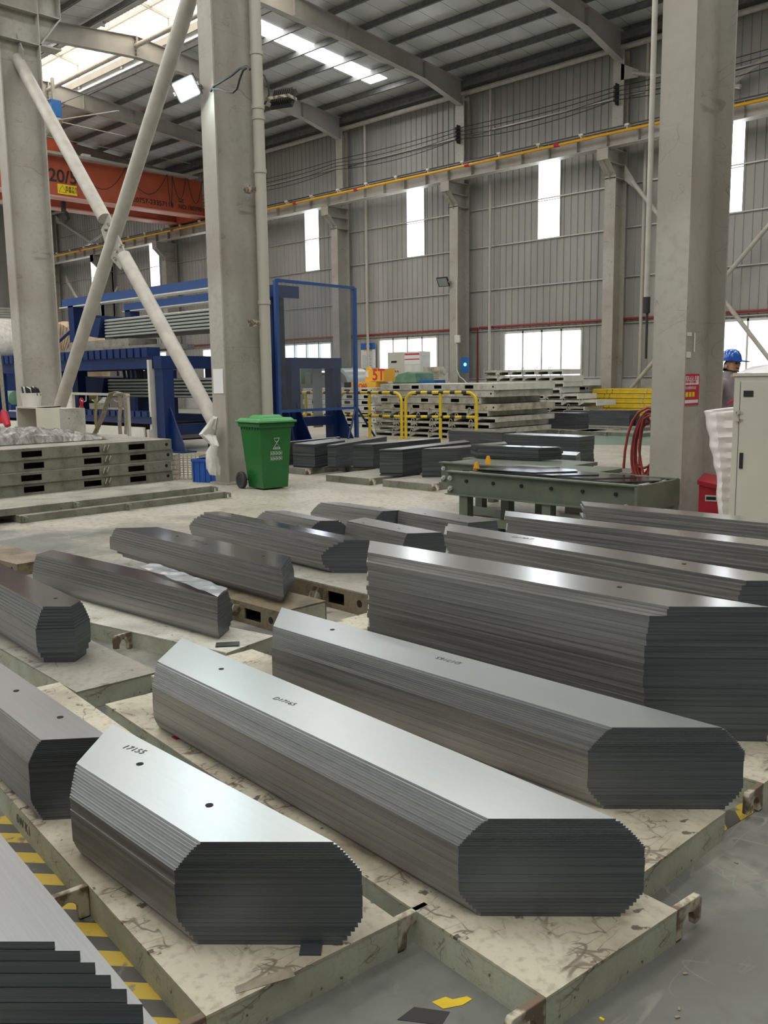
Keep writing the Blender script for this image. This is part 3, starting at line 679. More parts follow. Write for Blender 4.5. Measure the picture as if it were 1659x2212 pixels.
def pallet(label, A, B, Cc, L, h=.1, W_=None, **k):
    a, b, c = P(*A, h), P(*B, h), P(*Cc, h)
    u = (a - c).normalized(); v = Vector((-u.y, u.x, 0)); Wd = W_ or (b - a).dot(v)
    return pallet_at(label, a, ang(u), L, Wd, h, **k)
def box_pallet_at(label, loc, rot, L, Wd, h, z0=0.0, mats=('pallet_grey', 'pallet_grey_side'), holes=None, group=None, endmat=None, cat='pallet', ears=True, circ=True, tabs=True):
    t = thing('box_pallet', label, cat, (loc[0], loc[1], z0), rot, group)
    MB().box(-L, 0, 0, Wd, h - .01, h).build('top_plate', mats[0], t)
    holes = holes or [(-L * .93, .3), (-L * .66, .3), (-L * .39, .3), (-L * .15, .3)]
    zb, za = h * .22, h * .74
    s = MB()
    for y0, y1 in ((0, .012), (Wd - .012, Wd)):
        s.box(-L, 0, y0, y1, 0, zb).box(-L, 0, y0, y1, za, h - .01)
        e_ = -L
        for hx, hw in sorted(holes):
            s.box(e_, hx - hw / 2, y0, y1, zb, za); e_ = hx + hw / 2
        s.box(e_, 0, y0, y1, zb, za)
    s.box(-L, -L + .012, .012, Wd - .012, 0, h - .01)
    s.build('side_frame', mats[1], t)
    MB().box(-.011, .002, .012, Wd - .012, 0, h - .011).build('end_plate', endmat or mats[1], t)
    MB().box(-L + .02, -.02, .16, .17, .002, h - .012).build('shade_panel', 'dark', t)  # near-black sheet behind the fork holes, stands in for the shade inside
    if circ:
        c = MB()
        c.tube([(-.09, -.002, h * .5), (-.09, .003, h * .5)], h * .16, 14); c.build('round_hole', 'hole', t)
    if tabs:
        for x in (-L * .27, -L * .78): b = MB().plate([(x, 0, h * .8), (x - .02, -.03, h * .86), (x - .06, -.035, h * .3), (x - .05, 0, h * .22)], (-.015, 0, 0)).plate([(x + .06, 0, h * .8), (x + .04, -.03, h * .86), (x, -.035, h * .3), (x + .01, 0, h * .22)], (-.015, 0, 0)); b.build('lifting_tab', 'rust', t)
    return t
def box_pallet(label, A, B, Cc, L, h, W_=None, **k):
    a, b, c = P(*A, h), P(*B, h), P(*Cc, h)
    u = (a - c).normalized(); v = Vector((-u.y, u.x, 0)); Wd = W_ or (b - a).dot(v)
    return box_pallet_at(label, a, ang(u), L, Wd, h, **k)

p1 = pallet('scratched cream pallet nearest the camera, under the short thick stack', (445, 2195), (855, 1985), (0, 1700), 2.6, hooks=((0, 0, -1), (0, 1, 1), (-.72, 0, -1)))
L2 = (P(1180, 2155, .1) - P(215, 1530, .1)).length
p2 = pallet('scratched cream pallet under the longest front stack, free corner at the bottom right', (1180, 2155), (1455, 1962), (830, 1922), 2.62, hooks=((0, 0, -1), (0, 1, 1)))
e1, e2 = P(1400, 1805, .1), P(1556, 1750, .1)
pallet_at('cream pallet under the third long stack, tape remains along its end', (e2.x - .0, e2.y - .62), -.03, 2.7, .62, hooks=())
h4 = P(1650, 1692, .1)
pallet_at('cream pallet under the tall right stack, rusty hook at its corner', (h4.x, h4.y), -.02, 2.8, .75, hooks=((0, 0, -1),))
pallet('grey pallet at the left edge under the pointed stack', (165, 1495), (335, 1447), (0, 1400), 2.6, mats=('pallet_grey', 'pallet_side'), hooks=())
pallet('pale pallet with one hook under the long stack with clear film', (490, 1410), (585, 1372), (220, 1350), 1.9, hooks=((-.78, 0, -1),), mats=('pallet_white', 'pallet_side'))
bx = box_pallet('oily brown box pallet under the long glossy stepped stack', (604, 1322), (726, 1303), (505, 1295), 1.75, .14, holes=[(-.28, .17), (-1.0, .2), (-1.9, .2)], mats=('pallet_rust', 'pallet_rust'), endmat='pallet_side')
box_pallet('grey box pallet under the round thick stack in the middle', (796, 1284), (880, 1268), (652, 1250), 1.9, .158, W_=.75, holes=[(-.33, .17), (-1.1, .2), (-2.0, .2)], mats=('pallet_grey', 'pallet_rust'))
bl = P(62, 1215, .1)
box_pallet_at('rusty brown box pallet at the left edge', (bl.x, bl.y - .1), .05, 1.5, .36, .1, mats=('pallet_rust', 'pallet_rust'), holes=[(-.5, .2)], tabs=False)

# ================================================================== SHEET STACKS
def stack(label, zt, zb, B, A, Bb=None, Ab=None, ext=0.0, wt=None, wm=None, wb=None, kn=1.0, kf=-1.0, L=None, n=20, top='top_brushed', side='lam_side', end='lam_end', ftop=.3, fbot=.26,
          tip=None, pull=0.0, zig=0.0, holes=(), marks=(), group=None, name='sheet_stack', sides4=None, jit=.0015, expo=.75, tiers=None, tiersr=None, open_=0.0):
    b = P(*B, zt); a = P(*A, zt); u = (b - a).normalized(); v = Vector((-u.y, u.x, 0))
    b = b + u * ext; Lf = L or (b - a).length
    if Bb: d = P(*Bb, zt) - b; wt = wt or d.dot(v); kn = d.dot(u) / d.dot(v)
    if Ab: d = P(*Ab, zt) - a; wt = wt or d.dot(v); kf = d.dot(u) / d.dot(v)
    wm = wm or wt * 1.42; wb = wb or wt * 1.05
    org = b + v * wt / 2
    t = thing(name, label, 'sheet stack', (org.x, org.y, zb), ang(u), group)
    H = zt - zb; rnd = random.Random(int(B[0] * 7 + B[1]))
    if tiersr: tiers = [(a_, wt * f_) for a_, f_ in tiersr]; wm = max(q_[1] for q_ in tiers)
    if tiers:
        zz = [0] + [q_[0] * H for q_ in tiers]; ww = [q_[1] for q_ in tiers]; n = len(tiers)
    else:
        nb = max(3, int(n * .3)); nm = max(2, int(n * .2)); ntp = n - nb - nm; zz = [0.0]; ww = []
        for i in range(nb): zz.append(H * fbot * ((i + 1) / nb)); ww.append(wb + (wm - wb) * ((i + .6) / nb) ** expo)
        for i in range(nm): zz.append(H * (fbot + (1 - fbot - ftop) * (i + 1) / nm)); ww.append(wm)
        for i in range(ntp): zz.append(H * (1 - ftop + ftop * ((i + 1) / ntp))); ww.append(wt + (wm - wt) * (1 - i / max(1, ntp - 1)) ** expo)
    for i, w_ in enumerate(ww):
        w_ += rnd.uniform(-jit, jit); dx = rnd.uniform(-jit, jit) + (rnd.uniform(-zig, zig) if i < len(ww) - 1 else 0)
        hw = w_ / 2; off = -pull * (wm - w_)
        op = open_ * (w_ - wt); nx = lambda y: kn * (y + wt / 2) + op + dx * .3
        fx = lambda y: -Lf + kf * (y + wt / 2) - op + dx
        if tip is not None:
            ys = max(-hw, min(hw, -wt / 2 + tip * wt))
            ex = pull * (w_ - wt)
            poly = [(fx(-hw), -hw), (nx(-wt / 2) + ex - (hw - wt / 2) * .4, -hw), (nx(ys) + ex, ys if kn > 0 else ys), (nx(ys) + ex - (hw - ys) * 1.0, hw), (fx(hw), hw)]
            sd = [1, 2, 2, 1, 2]
        else:
            poly = [(fx(-hw), -hw), (nx(-hw), -hw), (nx(hw), hw), (fx(hw), hw)]; sd = [1, 2, 1, 2]
        gap = .0006
        m = MB().prism(poly, zz[i], zz[i + 1] - gap, 0, 0, sd)
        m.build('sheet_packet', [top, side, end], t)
    inv = Matrix.Rotation(-ang(u), 4, 'Z')
    for px, py in holes:
        l_ = inv @ (P(px, py, zt) - org); r_ = .0115
        m = MB().add([(l_.x + r_ * math.cos(2 * PI * k / 16), l_.y + r_ * math.sin(2 * PI * k / 16), H + .0006) for k in range(16)], [tuple(range(16))])
        m.build('punched_hole', 'hole', t)
    for s_, p0, p1_, size in marks:
        c = (P(*p0, zt) + P(*p1_, zt)) / 2; d = P(*p1_, zt) - P(*p0, zt); l_ = inv @ (c - org)
        text('handwritten_mark', s_, size, 'marker', t, (l_.x, l_.y, H + .0005), (0, 0, ang(d) - ang(u)), ext=.0002, bold=-.0003)
    return t

stack('short thick stack of brushed steel sheets on the nearest pallet, marked 17155', .388, .1, (433, 1818), (165, 1648), Bb=(720, 1818), Ab=(215, 1592), n=22, holes=((302, 1650), (452, 1739)), marks=(('17155', (267, 1612), (313, 1626), .04),), expo=.8)
stack('darker stack at the left edge, its end half hidden by the short front stack', .385, .1, (88, 1598), (0, 1528), Bb=(234, 1591), L=1.25, n=24, top='top_dull', holes=((35, 1492), (130, 1549)), kf=-1)
stack('longest front stack of brushed steel sheets, marked D17165', .385, .1, (1055, 1768), (340, 1428), Bb=(1330, 1768), Ab=(396, 1375), n=25, holes=((478, 1445),), marks=(('D17165', (594, 1508), (636, 1522), .036),), wm=.37)
stack('long brushed steel stack behind the longest front one, marked D17165 upside down', .392, .1, (1322, 1571), (590, 1352), Bb=(1560, 1571), Ab=(610, 1308), n=23, holes=((718, 1360),), marks=(('D17165', (990, 1432), (948, 1421), .04),), wm=.36)
stack('tallest and widest dark stack at the right edge with a narrow bright top', .655, .1, (1467, 1310), (795, 1190), Bb=(1642, 1311), Ab=(800, 1165), n=26, top='top_bright', side='lam_side', zig=.012, holes=((1338, 1268),),
      tiers=[(.05, .27), (.085, .28)] + [(.085 + (.93 - .085) * (i + 1) / 19, .345 + .03 * math.sin(PI * (i + 1) / 20)) for i in range(19)] + [(.955, .265), (.98, .262), (1, .255)], fbot=.1)
kw = dict(top='top_bright', zig=.03, n=18, wm=.30, wb=.28, ftop=.45)
stack('bright topped long stack just behind the tallest right hand one', .62, .1, (1612, 1254), (965, 1146), Ab=(968, 1130), wt=.21, kn=1, holes=((1478, 1218),), marks=(('D17A7', (1112, 1160), (1145, 1164), .05),), **kw)
stack('bright topped long stack, third from the tallest right hand one towards the table', .62, .1, (1659, 1180), (1090, 1114), wt=.2, kn=1, kf=-.7, ext=1.0, **kw)
stack('bright topped long stack at the right edge in front of the grey green table', .62, .1, (1659, 1130), (1262, 1092), wt=.2, kn=1, kf=-.7, ext=1.2, **kw)
stack('big stepped stack in the bottom left corner, widening downwards', .46, .1, (-113, 2033), (-270, 1875), Bb=(118, 2033), n=9, top='top_dull', side='lam_side', L=1.3,
      tiers=[(.3, .62), (.42, .58), (.55, .535), (.66, .49), (.75, .45), (.83, .41), (.91, .37), (1, .29)], wm=.6) if False else None
for lb, A, x1 in (('pallet under the bright topped stack just behind the tallest right hand one', P(1612, 1254, .62), -1.45), ('pallet under the bright topped stack, third from the tallest right hand one', P(1659, 1180, .62), -1.0), ('pallet under the bright topped stack in front of the table at the right edge', P(1659, 1130, .62), -.95)):
    pallet_at(lb, (x1, A.y - .12), -.05, 2.1, .55, hooks=())
# bottom left corner stack: laid out from its visible back edge
def corner_stack():
    zt = .46; a = P(118, 2033, zt); c = P(0, 1880, zt); u = (a - c).normalized(); v = Vector((-u.y, u.x, 0))
    t = thing('sheet_stack', 'big stepped stack in the bottom left corner, widening downwards', 'sheet stack', (a.x, a.y, 0.1), ang(u))
    w0 = .34; y = 0.0; z = zt - .1
    d = P(0, 2033, zt) - a; k = d.dot(u) / d.dot(v)
    for th, dy in ((.017, 0), (.022, .036), (.024, .020), (.027, .021), (.03, .021), (.043, .021), (.05, .021), (.07, .018), (.077, .01)):
        y += dy
        o_ = .006 * len(t.children); poly = [(-1.5, -w0 - y), (k * (-w0 - y) + o_, -w0 - y), (k * y + o_, y), (-1.5, y)]
        MB().prism(poly, max(z - th, 0), z - .0008, 0, 0, [1, 2, 1, 2]).build('sheet_packet', ['top_dull', 'lam_side', 'lam_end'], t)
        z -= th
    return a, u
ca, cu_ = corner_stack()
pallet_at('pallet hidden under the stepped stack in the bottom left corner', (ca.x + .0, ca.y - .5), ang(cu_), 1.7, .62, mats=('pallet', 'pallet_side'), hooks=())
gl = dict(top='top_glossy', pull=.35)
stack('thick glossy stack with a pointed end at the left edge', .40, .1, (92, 1310), (0, 1262), Bb=(163, 1310), wt=.2, L=1.5, n=13, tip=.55, wm=.30, wb=.2, ftop=.42, fbot=.3, holes=((120, 1292),), **gl)
stack('long glossy stack with crumpled clear film on its top', .345, .1, (470, 1290), (78, 1197), Bb=(492, 1273), Ab=(135, 1180), tiersr=[(.1, 1.0), (.2, 1.2), (.5, 1.46), (.58, 1.42), (.65, 1.37), (.72, 1.31), (.79, 1.24), (.86, 1.16), (.93, 1.08), (1, 1)], open_=.2, top='top_glossy', marks=(('17101', (253, 1212), (302, 1228), .05),), holes=((407, 1259),), jit=.003)
stack('long glossy stepped stack with three punched holes on the brown box pallet', .375, .14, (608, 1228), (248, 1141), Bb=(627, 1202), Ab=(340, 1138), tiersr=[(.12, .78), (.26, .98), (.56, 1.24), (.63, 1.22), (.70, 1.19), (.78, 1.15), (.86, 1.10), (.94, 1.05), (1, 1)], open_=.35, top='top_glossy', marks=(('D17 Heel', (400, 1162), (470, 1180), .06),), holes=((383, 1158), (569, 1201)), jit=.003, zig=.008)
stack('round profiled thick stack with two holes, centre of the middle row', .405, .158, (742, 1166), (440, 1106), Bb=(797, 1166), Ab=(505, 1103), tiers=[(.08, .24), (.16, .29), (.25, .33), (.36, .355), (.46, .365), (.56, .36), (.64, .345), (.71, .32), (.78, .285), (.85, .24), (.92, .19), (1, .135)], wm=.36, top='top_glossy', holes=((502, 1110), (553, 1120), (643, 1136), (743, 1155)), marks=(('D17', (590, 1125), (606, 1129), .05),), jit=.003, zig=.008)
sm = dict(n=14, top='top_dull', wm=.30, wb=.24)
stack('small stack behind the round profiled one, left of two in line', .35, .0, (690, 1125), (576, 1104), Bb=(732, 1124), kf=.9, L=.86, holes=((624, 1106), (683, 1115)), **sm)
stack('small stack behind the round profiled one, right of two in line', .35, .0, (880, 1152), (734, 1122), Bb=(955, 1150), kf=-.3, L=.84, holes=((785, 1130), (862, 1142)), **sm)
stack('farthest small stack of the front field, left of two in line', .35, .0, (826, 1104), (711, 1088), Bb=(863, 1102), kf=.8, L=.9, holes=((755, 1088), (820, 1096)), **sm)
stack('farthest small stack of the front field, right of two in line', .35, .0, (1012, 1129), (866, 1104), Bb=(1073, 1124), kf=-.3, L=.95, holes=((918, 1110), (991, 1120)), **sm)
# crumpled film on one stack, loose sheet beneath it
fb = MB(); zf = .349
cn = [P(300, 1225, zf), P(470, 1290, zf), P(492, 1273, zf), P(335, 1217, zf)]
for i in range(15):
    for j in range(4):
        a = cn[0].lerp(cn[1], i / 14); b = cn[3].lerp(cn[2], i / 14); p_ = a.lerp(b, j / 3)
        fb.v.append((p_.x, p_.y, zf + random.uniform(.001, .012)))
for i in range(14):
    for j in range(3):
        k = i * 4 + j; fb.f.append((k, k + 4, k + 5, k + 1)); fb.mi.append(0)
tag(fb.build('plastic_film', 'bag'), 'crumpled clear plastic film lying on the long glossy stack', 'film')
c = P(470, 1395, .1); tag(MB().box(-.06, .07, -.035, .04, 0, .008).build('steel_offcut', 'lam_far', loc=(c.x + .03, c.y + .04, .1), rot=.9), 'small dark steel sheet sticking out under the end of the stack with film', 'sheet')
c = P(665, 2058, .1); tag(MB().box(-.028, .028, -.02, .03, 0, .004).build('steel_offcut', 'lam_far', loc=(c.x, c.y + .01, .1), rot=.75), 'small dark steel offcut on the pallet end below the short front stack', 'offcut')
c = P(380, 1594, .1); tag(MB().plate([(-.02, -.01, .001), (.02, -.012, .001), (.024, .01, .001), (-.012, .014, .004)], (0, 0, .002)).build('red_tag', 'red', loc=c), 'small torn red tag on the pallet beside the longest front stack', 'tag')
c = P(570, 2120, .1); o = tag(MB().plate([(-.075, -.012, 0), (.075, -.02, 0), (.078, .018, 0), (-.07, .014, 0)], (0, 0, .0008)).build('masking_tape', 'sling', loc=(c.x, c.y, .1005), rot=1.25), 'strip of brown masking tape stuck near the end of the nearest pallet', 'tape')
mk = P(95, 1872, .05); text_p = text('handwritten_mark', '6W K1', .05, 'marker', None, (0, 0, 0), (0, 0, 0), ext=.0002)
inv = p1.matrix_basis
text_p.parent = p1; text_p.location = (-1.32, -.0006, .052); text_p.rotation_euler = (PI / 2, 0, 0)

# ---- stacks in the middle distance (long sides run towards the far wall)
def mid_stack(label, near_l, near_r, far, zt=.52, zb=.1, n=8, L=None, **k):
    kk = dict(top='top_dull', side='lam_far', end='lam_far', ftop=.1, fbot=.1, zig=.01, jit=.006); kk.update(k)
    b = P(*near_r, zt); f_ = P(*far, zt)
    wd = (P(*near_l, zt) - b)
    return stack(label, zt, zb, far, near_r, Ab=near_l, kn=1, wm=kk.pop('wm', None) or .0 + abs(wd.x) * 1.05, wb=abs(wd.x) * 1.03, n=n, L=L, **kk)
mid_stack('dark stack just right of the green bin', (633, 958), (678, 960), (745, 951), .5)
mid_stack('thin dark stack behind the one next to the green bin', (648, 951), (664, 951), (735, 944), .5, L=1.8)
mid_stack('dark stack whose end is hidden behind the stack right of the bin', (745, 955), (764, 955), (836, 943), .5, L=2.2)
mid_stack('dark stepped stack with pale streaks on top, third from the bin', (763, 960), (805, 960), (952, 947), .5, n=7, zig=.03)
mid_stack('dark stepped stack standing forward in the middle, fourth from the bin', (819, 971), (869, 971), (1016, 954), .5, n=7, zig=.03)
mid_stack('dark stack with a bright top edge just left of the table beam', (915, 969), (984, 968), (1096, 958), .53, top='top_bright')
def wall_stack(label, x0, x1, y0, wd, zt, zb=.0, n=7, mat_='lam_far', skew=.0, top='top_dull'):
    t = thing('sheet_stack', label, 'sheet stack', ((x0 + x1) / 2, y0, zb)); hl = (x1 - x0) / 2; rnd = random.Random(int(x0 * 10))
    z = 0
    for i in range(n):
        h_ = (zt - zb) / n; d = rnd.uniform(-.012, .012)
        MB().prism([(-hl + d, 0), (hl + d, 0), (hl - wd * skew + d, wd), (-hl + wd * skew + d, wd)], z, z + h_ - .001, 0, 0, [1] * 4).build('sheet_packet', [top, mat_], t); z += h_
    return t
a, b = P(968, 962, .0), P(1084, 966, .0)
wall_stack('low dark stack in front of the pallet pile behind the barrier', W(969, 935, 15.3).x, W(1084, 935, 15.3).x, 15.3, .5, .42)
wall_stack('long dark stack with a bright top behind the table', W(1086, 936, 13.2).x, W(1250, 936, 13.2).x, 13.2, .5, .55, top='top_bright')
wall_stack('dark stack right behind the sheets lying on the table', W(1118, 975, 10.4).x, W(1245, 975, 10.4).x, 10.4, .5, .52, top='top_bright', skew=.5)
wall_stack('flat bright topped stack behind the right end of the table', W(1205, 1000, 9.6).x, W(1363, 1000, 9.6).x, 9.6, .6, .42, top='top_bright', skew=.4)
x0, x1 = W(1108, 900, 21.8).x, W(1247, 900, 21.8).x
wall_stack('far dark stack in front of the white ended pallet pile', x0, x1, 21.8, .6, .55, .1)
pallet_at('far grey pallet under the dark stack before the white ended pallet pile', (x1 + .8, 21.3), .0, 3.3, 1.4, mats=('pallet_grey', 'pallet_grey_side'))
wall_stack('far dark stack left of the one before the yellow pile', W(1215, 890, 24.5).x, W(1270, 890, 24.5).x, 24.6, .5, .5, .1)
wall_stack('far dark stack in front of the yellow pile', W(1274, 890, 24).x, W(1360, 890, 24).x, 24.0, .6, .55, .1)
wall_stack('far low dark stack peeping out right of the one before the yellow pile', W(1362, 890, 24).x, W(1374, 890, 24).x, 24.3, .5, .38, .1)
wall_stack('far brown stack between the two pallet piles', W(1088, 890, 24.5).x, W(1124, 890, 24.5).x, 24.5, .6, .52, .0, mat_='pallet_rust')
pallet_at('far grey pallet under the dark stacks before the yellow pile', (W(1385, 920, 23.4).x, 23.4), .0, 3.2, 1.6, mats=('pallet_grey', 'pallet_grey_side'))
pallet_at('far grey pallet at the right, half hidden by the red hose', (W(1400, 935, 21.5).x, 21.2), .0, 2.1, 1.0, mats=('pallet_grey', 'pallet_grey_side'))
# pallets under the middle stacks; they run towards the far wall
g_ = dict(mats=('pallet_grey', 'pallet_grey_side'), hooks=((0, 0, -1), (-.9, 0, -1)))
for lb, A in (('grey pallet just right of the green bin', (659, 1013)), ('grey pallet partly covered, second from the bin', (812, 1012)), ('grey pallet standing forward in the middle of the floor', (797, 1034)), ('grey pallet next to the left end of the table', (932, 1046))):
    a = P(*A, .1)
    pallet_at(lb, (a.x, a.y + 3.0), PI / 2, 3.0, {659: 1.0, 812: 1.0, 797: .95, 932: .95}[A[0]], mats=('pallet_grey', 'pallet_grey_side'), hooks=((-2.98, 0, -1), (-1.9, 0, -1)))

# ---- four box pallets stacked at the left, two long flat pallets before them
Y0 = 7.95
specs = [(0, 0, 'bottom one of the four grey box pallets stacked at the left'), (-.04, .03, 'second from the bottom of the four grey box pallets stacked at the left'), (.03, -.02, 'third from the bottom of the four grey box pallets stacked at the left'), (.0, .0, 'topmost of the four grey box pallets stacked at the left, bag on it')]
for i, (dy, dx, lb) in enumerate(specs):
    box_pallet_at(lb, (-12.45 + dx, Y0 + dy), PI / 2, 4.2, 2.4, .163, z0=i * .166, holes=[(-.62, .28), (-1.38, .28), (-2.28, .30), (-3.1, .28)])
t = pallet_at('lower of the two long flat grey pallets on the floor at the left', (-9.98, 7.2), PI / 2, 2.84, .98, .085, mats=('pallet_grey', 'pallet_grey_side'), hooks=((-.02, 0, -1), (-1.5, 0, -1), (-2.8, 0, -1)))
pallet_at('upper of the two long flat grey pallets on the floor at the left', (-10.10, 7.08), PI / 2, 4.1, .90, .08, z0=.086, mats=('pallet_grey', 'pallet_grey_side'), hooks=((-.02, 0, -1), (-2.0, 0, -1), (-3.1, 0, -1)))
# plastic wrapped bundle on the pile
fb = MB(); N, K = 26, 14
for i in range(N + 1):
    for j in range(K + 1):
        u_ = i / N; v_ = j / K
        h_ = .24 * (math.sin(PI * v_) ** .5) * (math.sin(PI * min(1, max(0, u_))) ** .35) * (.8 + .35 * random.random()) * (1.15 - .5 * u_)
        fb.v.append((-13.2 - 1.1 * v_ + random.uniform(-.02, .02), 5.0 + 2.3 * u_ + random.uniform(-.03, .03), .67 + h_))
for i in range(N):
    for j in range(K): k = i * (K + 1) + j; fb.f.append((k, k + 1, k + K + 2, k + K + 1)); fb.mi.append(0)
tag(fb.build('wrapped_bundle', 'wrap'), 'shiny plastic wrapped bundle lying on the topmost left box pallet', 'bundle')
# ================================================================== TAPE, LITTER, FLOOR MARKS
tl = thing('floor_tape', 'yellow and black hazard tape along the nearest pallet at the bottom left', 'tape', (-1.6, .93, 0), -.105)
MB().box(-1.6, .35, -.0, .155, .0005, .0016).build('tape_strip', 'tape', tl)
tr_ = thing('floor_tape', 'torn hazard tape along the pallet end at the right', 'tape', (-1.27, 2.5, 0), 1.45)
MB().plate([(0, 0, .0006), (.2, -.02, .0006), (.45, -.005, .0006), (.72, .0, .0006), (.72, .06, .0006), (.5, .07, .0006), (.25, .04, .0006), (0, .05, .0006)], (0, 0, .001)).build('tape_strip', 'tape', tr_)
c = P(975, 2165); tag(MB().plate([(-.045, -.02, .0006), (-.01, -.032, .0006), (.03, .0, .0006), (.045, .03, .0006), (.03, .035, .0006), (.0, .01, .0006), (-.02, .012, .0006)], (0, 0, .001)).build('tape_scrap', 'yellow', loc=(c.x, c.y, 0), rot=.35), 'torn scrap of yellow tape on the floor between the two front pallets', 'tape')
c = P(915, 2195); tag(MB().plate([(-.06, -.03, .0006), (.05, -.02, .0006), (.06, .03, .0006), (-.03, .025, .0006)], (0, 0, .0008)).build('tape_scrap', 'rubber', loc=(c.x, c.y, 0), rot=.5), 'black scrap of tape on the floor beside the yellow scrap', 'tape')
a, b, c_, d = P(1245, 937), P(1420, 937), P(1420, 962), P(1245, 960)
tag(MB().add([a + Vector((0, 0, .002)), b + Vector((0, 0, .002)), c_ + Vector((0, 0, .002)), d + Vector((0, 0, .002))], [(3, 2, 1, 0)]).build('floor_marking', 'green_floor'), 'green painted band on the floor behind the table', 'floor marking')
for i, (px, py) in enumerate(((1300, 2203), (1463, 2199), (1467, 2181), (1590, 1865), (1480, 2105))):
    c = P(px, py); tag(MB().box(-.006, .006, -.003, .003, 0, .004).build('debris', 'sling' if i else 'sign_yellow', loc=c, rot=i), 'tiny pale chip lying on the floor at the bottom right', 'debris', 'chips on the floor')

# ================================================================== GREEN BIN
t = thing('wheelie_bin', 'green plastic wheeled waste bin standing before the wide middle column', 'bin', (-10.45, 8.22, 0), -.12)
def taper(mb, x0, x1, y0, y1, z0, X0, X1, Y0_, Y1, z1):
    return mb.add([(x0, y0, z0), (x1, y0, z0), (x1, y1, z0), (x0, y1, z0), (X0, Y0_, z1), (X1, Y0_, z1), (X1, Y1, z1), (X0, Y1, z1)], [(0, 3, 2, 1), (4, 5, 6, 7), (0, 1, 5, 4), (1, 2, 6, 5), (2, 3, 7, 6), (3, 0, 4, 7)])
body = taper(MB(), -.17, .24, -.17, .25, .02, -.25, .30, -.24, .30, .93)
body.box(-.27, .33, -.26, .33, .90, .96)
for k in range(7): body.box(-.22 + k * .075, -.2 + k * .075, -.25, -.235, .86, .9)
body.build('body', 'bin', t, bevel=.015)
lid = MB(); lid.box(-.30, .37, -.29, .35, .965, .995)
taper(lid, -.28, .34, -.27, .33, .995, -.24, .30, -.24, .30, 1.03); taper(lid, -.16, .22, -.14, .22, 1.03, -.12, .18, -.1, .18, 1.07)
lid.build('lid', 'bin_lid', t, bevel=.008)
MB().tube([(-.32, -.2, .98), (-.32, .26, .98)], .018, 8).box(-.36, -.29, -.22, -.19, .95, 1.0).box(-.36, -.29, .2, .23, .95, 1.0).build('hinge_bar', 'rubber', t)
for y in (-.27, .27):
    wh = MB().lathe([(.03, -.025), (.075, -.022), (.075, -.01), (.078, -.03), (.115, -.03), (.125, -.02), (.125, .02), (.115, .03), (.03, .03)], (-.20, y, .125), 'y', 28).build('wheel', 'rubber', t, smooth=True)
    hb = MB()
    for k in range(6):
        a = k * PI / 3; hb.bar((-.20, y - .02, .125), (-.20 + .075 * math.cos(a), y - .02, .125 + .075 * math.sin(a)), .012, .012)
    hb.build('spokes', 'rubber', wh)
MB().tube([(-.20, -.26, .125), (-.20, .26, .125)], .012, 8).build('axle', 'rubber', t)
# printing: on the side facing right of the camera
pr = MB(); X = .305
def pl(y, z): return (.2405 + .06 * (z - .02) / .91 + .004, y, z)
def ptube(pts, r=.004): pr.tube([pl(*p) for p in pts], r, 5, closed=True)
ptube([(-.0, .74), (.09, .74), (.07, .70), (.045, .68), (.02, .70)]); ptube([(.045, .67), (.09, .615), (.0, .615)])
for k in range(4):
    for r_ in range(2):
        y0, z0 = -.055 + k * .05, .46 - r_ * .075 + .04
        ptube([(y0, z0), (y0 + .043, z0), (y0 + .043, z0 + .05), (y0, z0 + .05)], .0022)
        pr.tube([pl(y0 + .02, z0 + .01), pl(y0 + .02, z0 + .035)], .006, 5)
pr.build('printing', 'paper', t)
text('printed_words', '其他垃圾', .032, 'paper', t, pl(.045, .59), (PI / 2 - .06, 0, PI / 2))

# ================================================================== TABLE
TZ = .58
t = thing('roller_table', 'long grey green steel roller table covered with loose steel sheets', 'table', (0, 0, 0))
xa, xb, yf, yb = -6.22, -3.98, 7.36, 8.06
def cbeam(a, b, name):
    m = MB(); a = Vector(a); b = Vector(b)
    m.bar(a, b, .012, .24).bar(a + Vector((0, -.0, .12)), b + Vector((0, 0, .12)), .10, .012).bar(a - Vector((0, 0, .12)), b - Vector((0, 0, .12)), .10, .012)
    o = m.build(name, 'machine_green', t); bo = MB()
    n_b = 6
    for k in range(n_b):
        p_ = a.lerp(b, (k + .75) / (n_b + .4)); bo.tube([p_ + Vector((0, -.02, .03)), p_ + Vector((0, .02, .03))], .018, 12)
    bo.build('round_hole', 'hole', o)
    nu = MB()
    for dz in (.05, -.06): nu.tube([a + Vector((.05, -.03, dz)), a + Vector((.05, .0, dz))], .028, 6).tube([a + Vector((.05, -.05, dz)), a + Vector((.05, 0, dz))], .014, 8)
    nu.tube([b + Vector((-.12, -.03, -.08)), b + Vector((-.12, 0, -.08))], .03, 6); nu.build('bolt', 'silver', o)
    return o
cbeam((xa, yf, TZ - .12), (xb, yf, TZ - .12), 'front_beam')
cbeam((-6.95, yb + .05, TZ - .12), (xb, yb + .05, TZ - .12), 'rear_beam')
MB().box(xb - .02, xb + .01, yf - .05, yb + .1, TZ - .245, TZ).build('end_plate', 'machine_green', t)
r_ = MB()
for k in range(13): r_.tube([(xa + .15 + k * .165, yf + .01, TZ - .03), (xa + .15 + k * .165, yb + .04, TZ - .03)], .022, 10)
r_.build('roller', 'silver', t, smooth=True)
for x, y in ((-5.98, yf + .02), (-5.58, yf + .2), (-4.95, yf + .02), (-4.62, yf + .25), (-6.55, yb), (-5.5, yb), (-4.5, yb), (-4.15, yf + .05)):
    lg = MB().box(x - .05, x + .05, y - .05, y + .05, 0, TZ - .245); lg.build('leg', 'machine_green', t)
